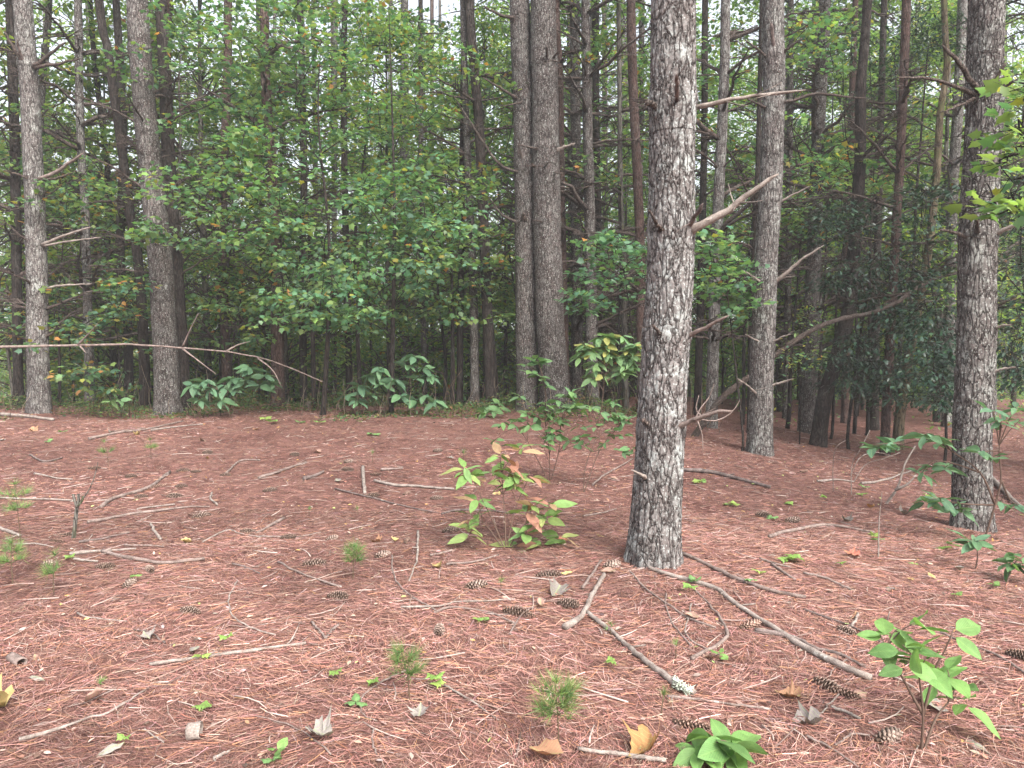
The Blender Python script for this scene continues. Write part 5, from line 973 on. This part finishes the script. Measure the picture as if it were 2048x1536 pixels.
# curled bark rolls
for k, (px, py, a, L, r, lab) in enumerate([(22, 1322, -35, .12, .022, 'rolled piece of pinkish bark at the left edge of the picture'), (375, 1478, 10, .05, .03, 'small hollow curl of bark on the needles at lower left')]):
    p = ground(px, py); th = np.linspace(.6, 5.8, 16); s = np.linspace(0, 1, 6); V = np.array([[ss * L, math.sin(t) * r * (1 + .1 * ss), r - math.cos(t) * r] for ss in s for t in th]); nj = 16
    i, j = np.meshgrid(np.arange(5), np.arange(nj - 1), indexing='ij'); F = np.stack([i * nj + j, i * nj + j + 1, (i + 1) * nj + j + 1, (i + 1) * nj + j], -1).reshape(-1, 4)
    o = obj('bark_curl', mesh_np('bark_curl', V + R.normal(size=V.shape) * .001, [F], smooth=True), M['pale_wood' if k else 'brown_wood'], None, p); o.rotation_euler.z = math.radians(a); tag(o, lab, 'bark')
    sm = o.modifiers.new('thickness', 'SOLIDIFY'); sm.thickness = .003
# tiny green sprouts
items = []
SPR = [dead_leaf(900 + k, (MAPLE, WIDE)[k % 2], c, -.25) for k, c in enumerate([(.20, .33, .08), (.16, .28, .08), (.26, .36, .09), (.13, .24, .09)])]
for px, py, s in [(1540, 1040, .08), (1756, 1088, .09), (1750, 1075, .07), (1885, 1098, .10), (1905, 1092, .08), (1592, 1126, .09), (1575, 1128, .07), (960, 1244, .06), (970, 1249, .06), (455, 1296, .06), (404, 1325, .06), (545, 848, .16), (530, 842, .15), (600, 846, .14), (745, 872, .14), (640, 850, .13), (1455, 1012, .08), (1468, 1014, .09), (1405, 965, .09), (1395, 970, .08), (870, 1378, .06), (880, 1380, .06), (270, 1168, .07), (140, 1122, .07), (555, 1520, .06), (548, 1531, .06), (1730, 980, .10), (1720, 992, .09), (1860, 1000, .09), (1378, 1190, .06), (1440, 1320, .06), (1390, 1172, .06), (1225, 1340, .06), (745, 1375, .05), (408, 1424, .05), (247, 1496, .05), (102, 884, .12), (125, 868, .12), (1575, 1010, .08), (1650, 1000, .08), (1680, 1135, .06), (1520, 1155, .08), (1500, 1168, .08), (1910, 1200, .05), (1988, 1177, .06), (670, 1365, .06), (712, 1413, .06)]:
    p = ground(px, py); e = empty('green_sprout', p); tag(e, None, 'sprout', 'tiny green sprouts'); mb = MB(); h = random.uniform(.02, .06)
    mb.add(*tube(np.array([[0, 0, -.01], [.004, 0, h * .6], [0, 0, h]]), np.array([.0016, .0013, .001]), 4), (.16, .12, .06)); obj('stem', mb.mesh('stem'), M['stem'], e)
    me = random.choice(SPR); a = random.uniform(0, 6.28)
    for q in range(random.choice([2, 3, 4])):
        o = obj('leaf', me, M['plant'], e, (0, 0, h)); ss = s * random.uniform(.6, 1); o.scale = (ss, ss, ss); o.rotation_euler = (random.gauss(.1, .2), random.gauss(0, .2), a + q * 2.1)
    items.append((e, p, 'tiny green'))
rank_labels(items, 'sprout in the needles')
print('objects', len(bpy.data.objects), 'tris', sum(len(m.loops) - 2 * len(m.polygons) for m in bpy.data.meshes))

# ---------------------------------------------------------------- hazy air of the wood
HAZE = 0.0021
if HAZE:
    x0, x1, y0, y1, z0, z1 = -1600, 1600, -40, 1600, -9.5, 28
    V = np.array([(x, y, z) for z in (z0, z1) for y in (y0, y1) for x in (x0, x1)], float)
    F = np.array([(0, 2, 3, 1), (4, 5, 7, 6), (0, 1, 5, 4), (2, 6, 7, 3), (0, 4, 6, 2), (1, 3, 7, 5)])
    hm, t, N, L = newmat('haze'); pv = N('ShaderNodeVolumePrincipled'); pv.inputs['Density'].default_value = HAZE; pv.inputs['Color'].default_value = (.92, .96, 1, 1); pv.inputs['Anisotropy'].default_value = .2
    o_ = N('ShaderNodeOutputMaterial'); L(pv.outputs[0], o_.inputs['Volume'])
    hb = obj('haze', mesh_np('haze', V, [F]), hm); tag(hb, 'thin pale haze hanging in the air of the wood', kind='stuff')
    scene.cycles.volume_bounces = 1
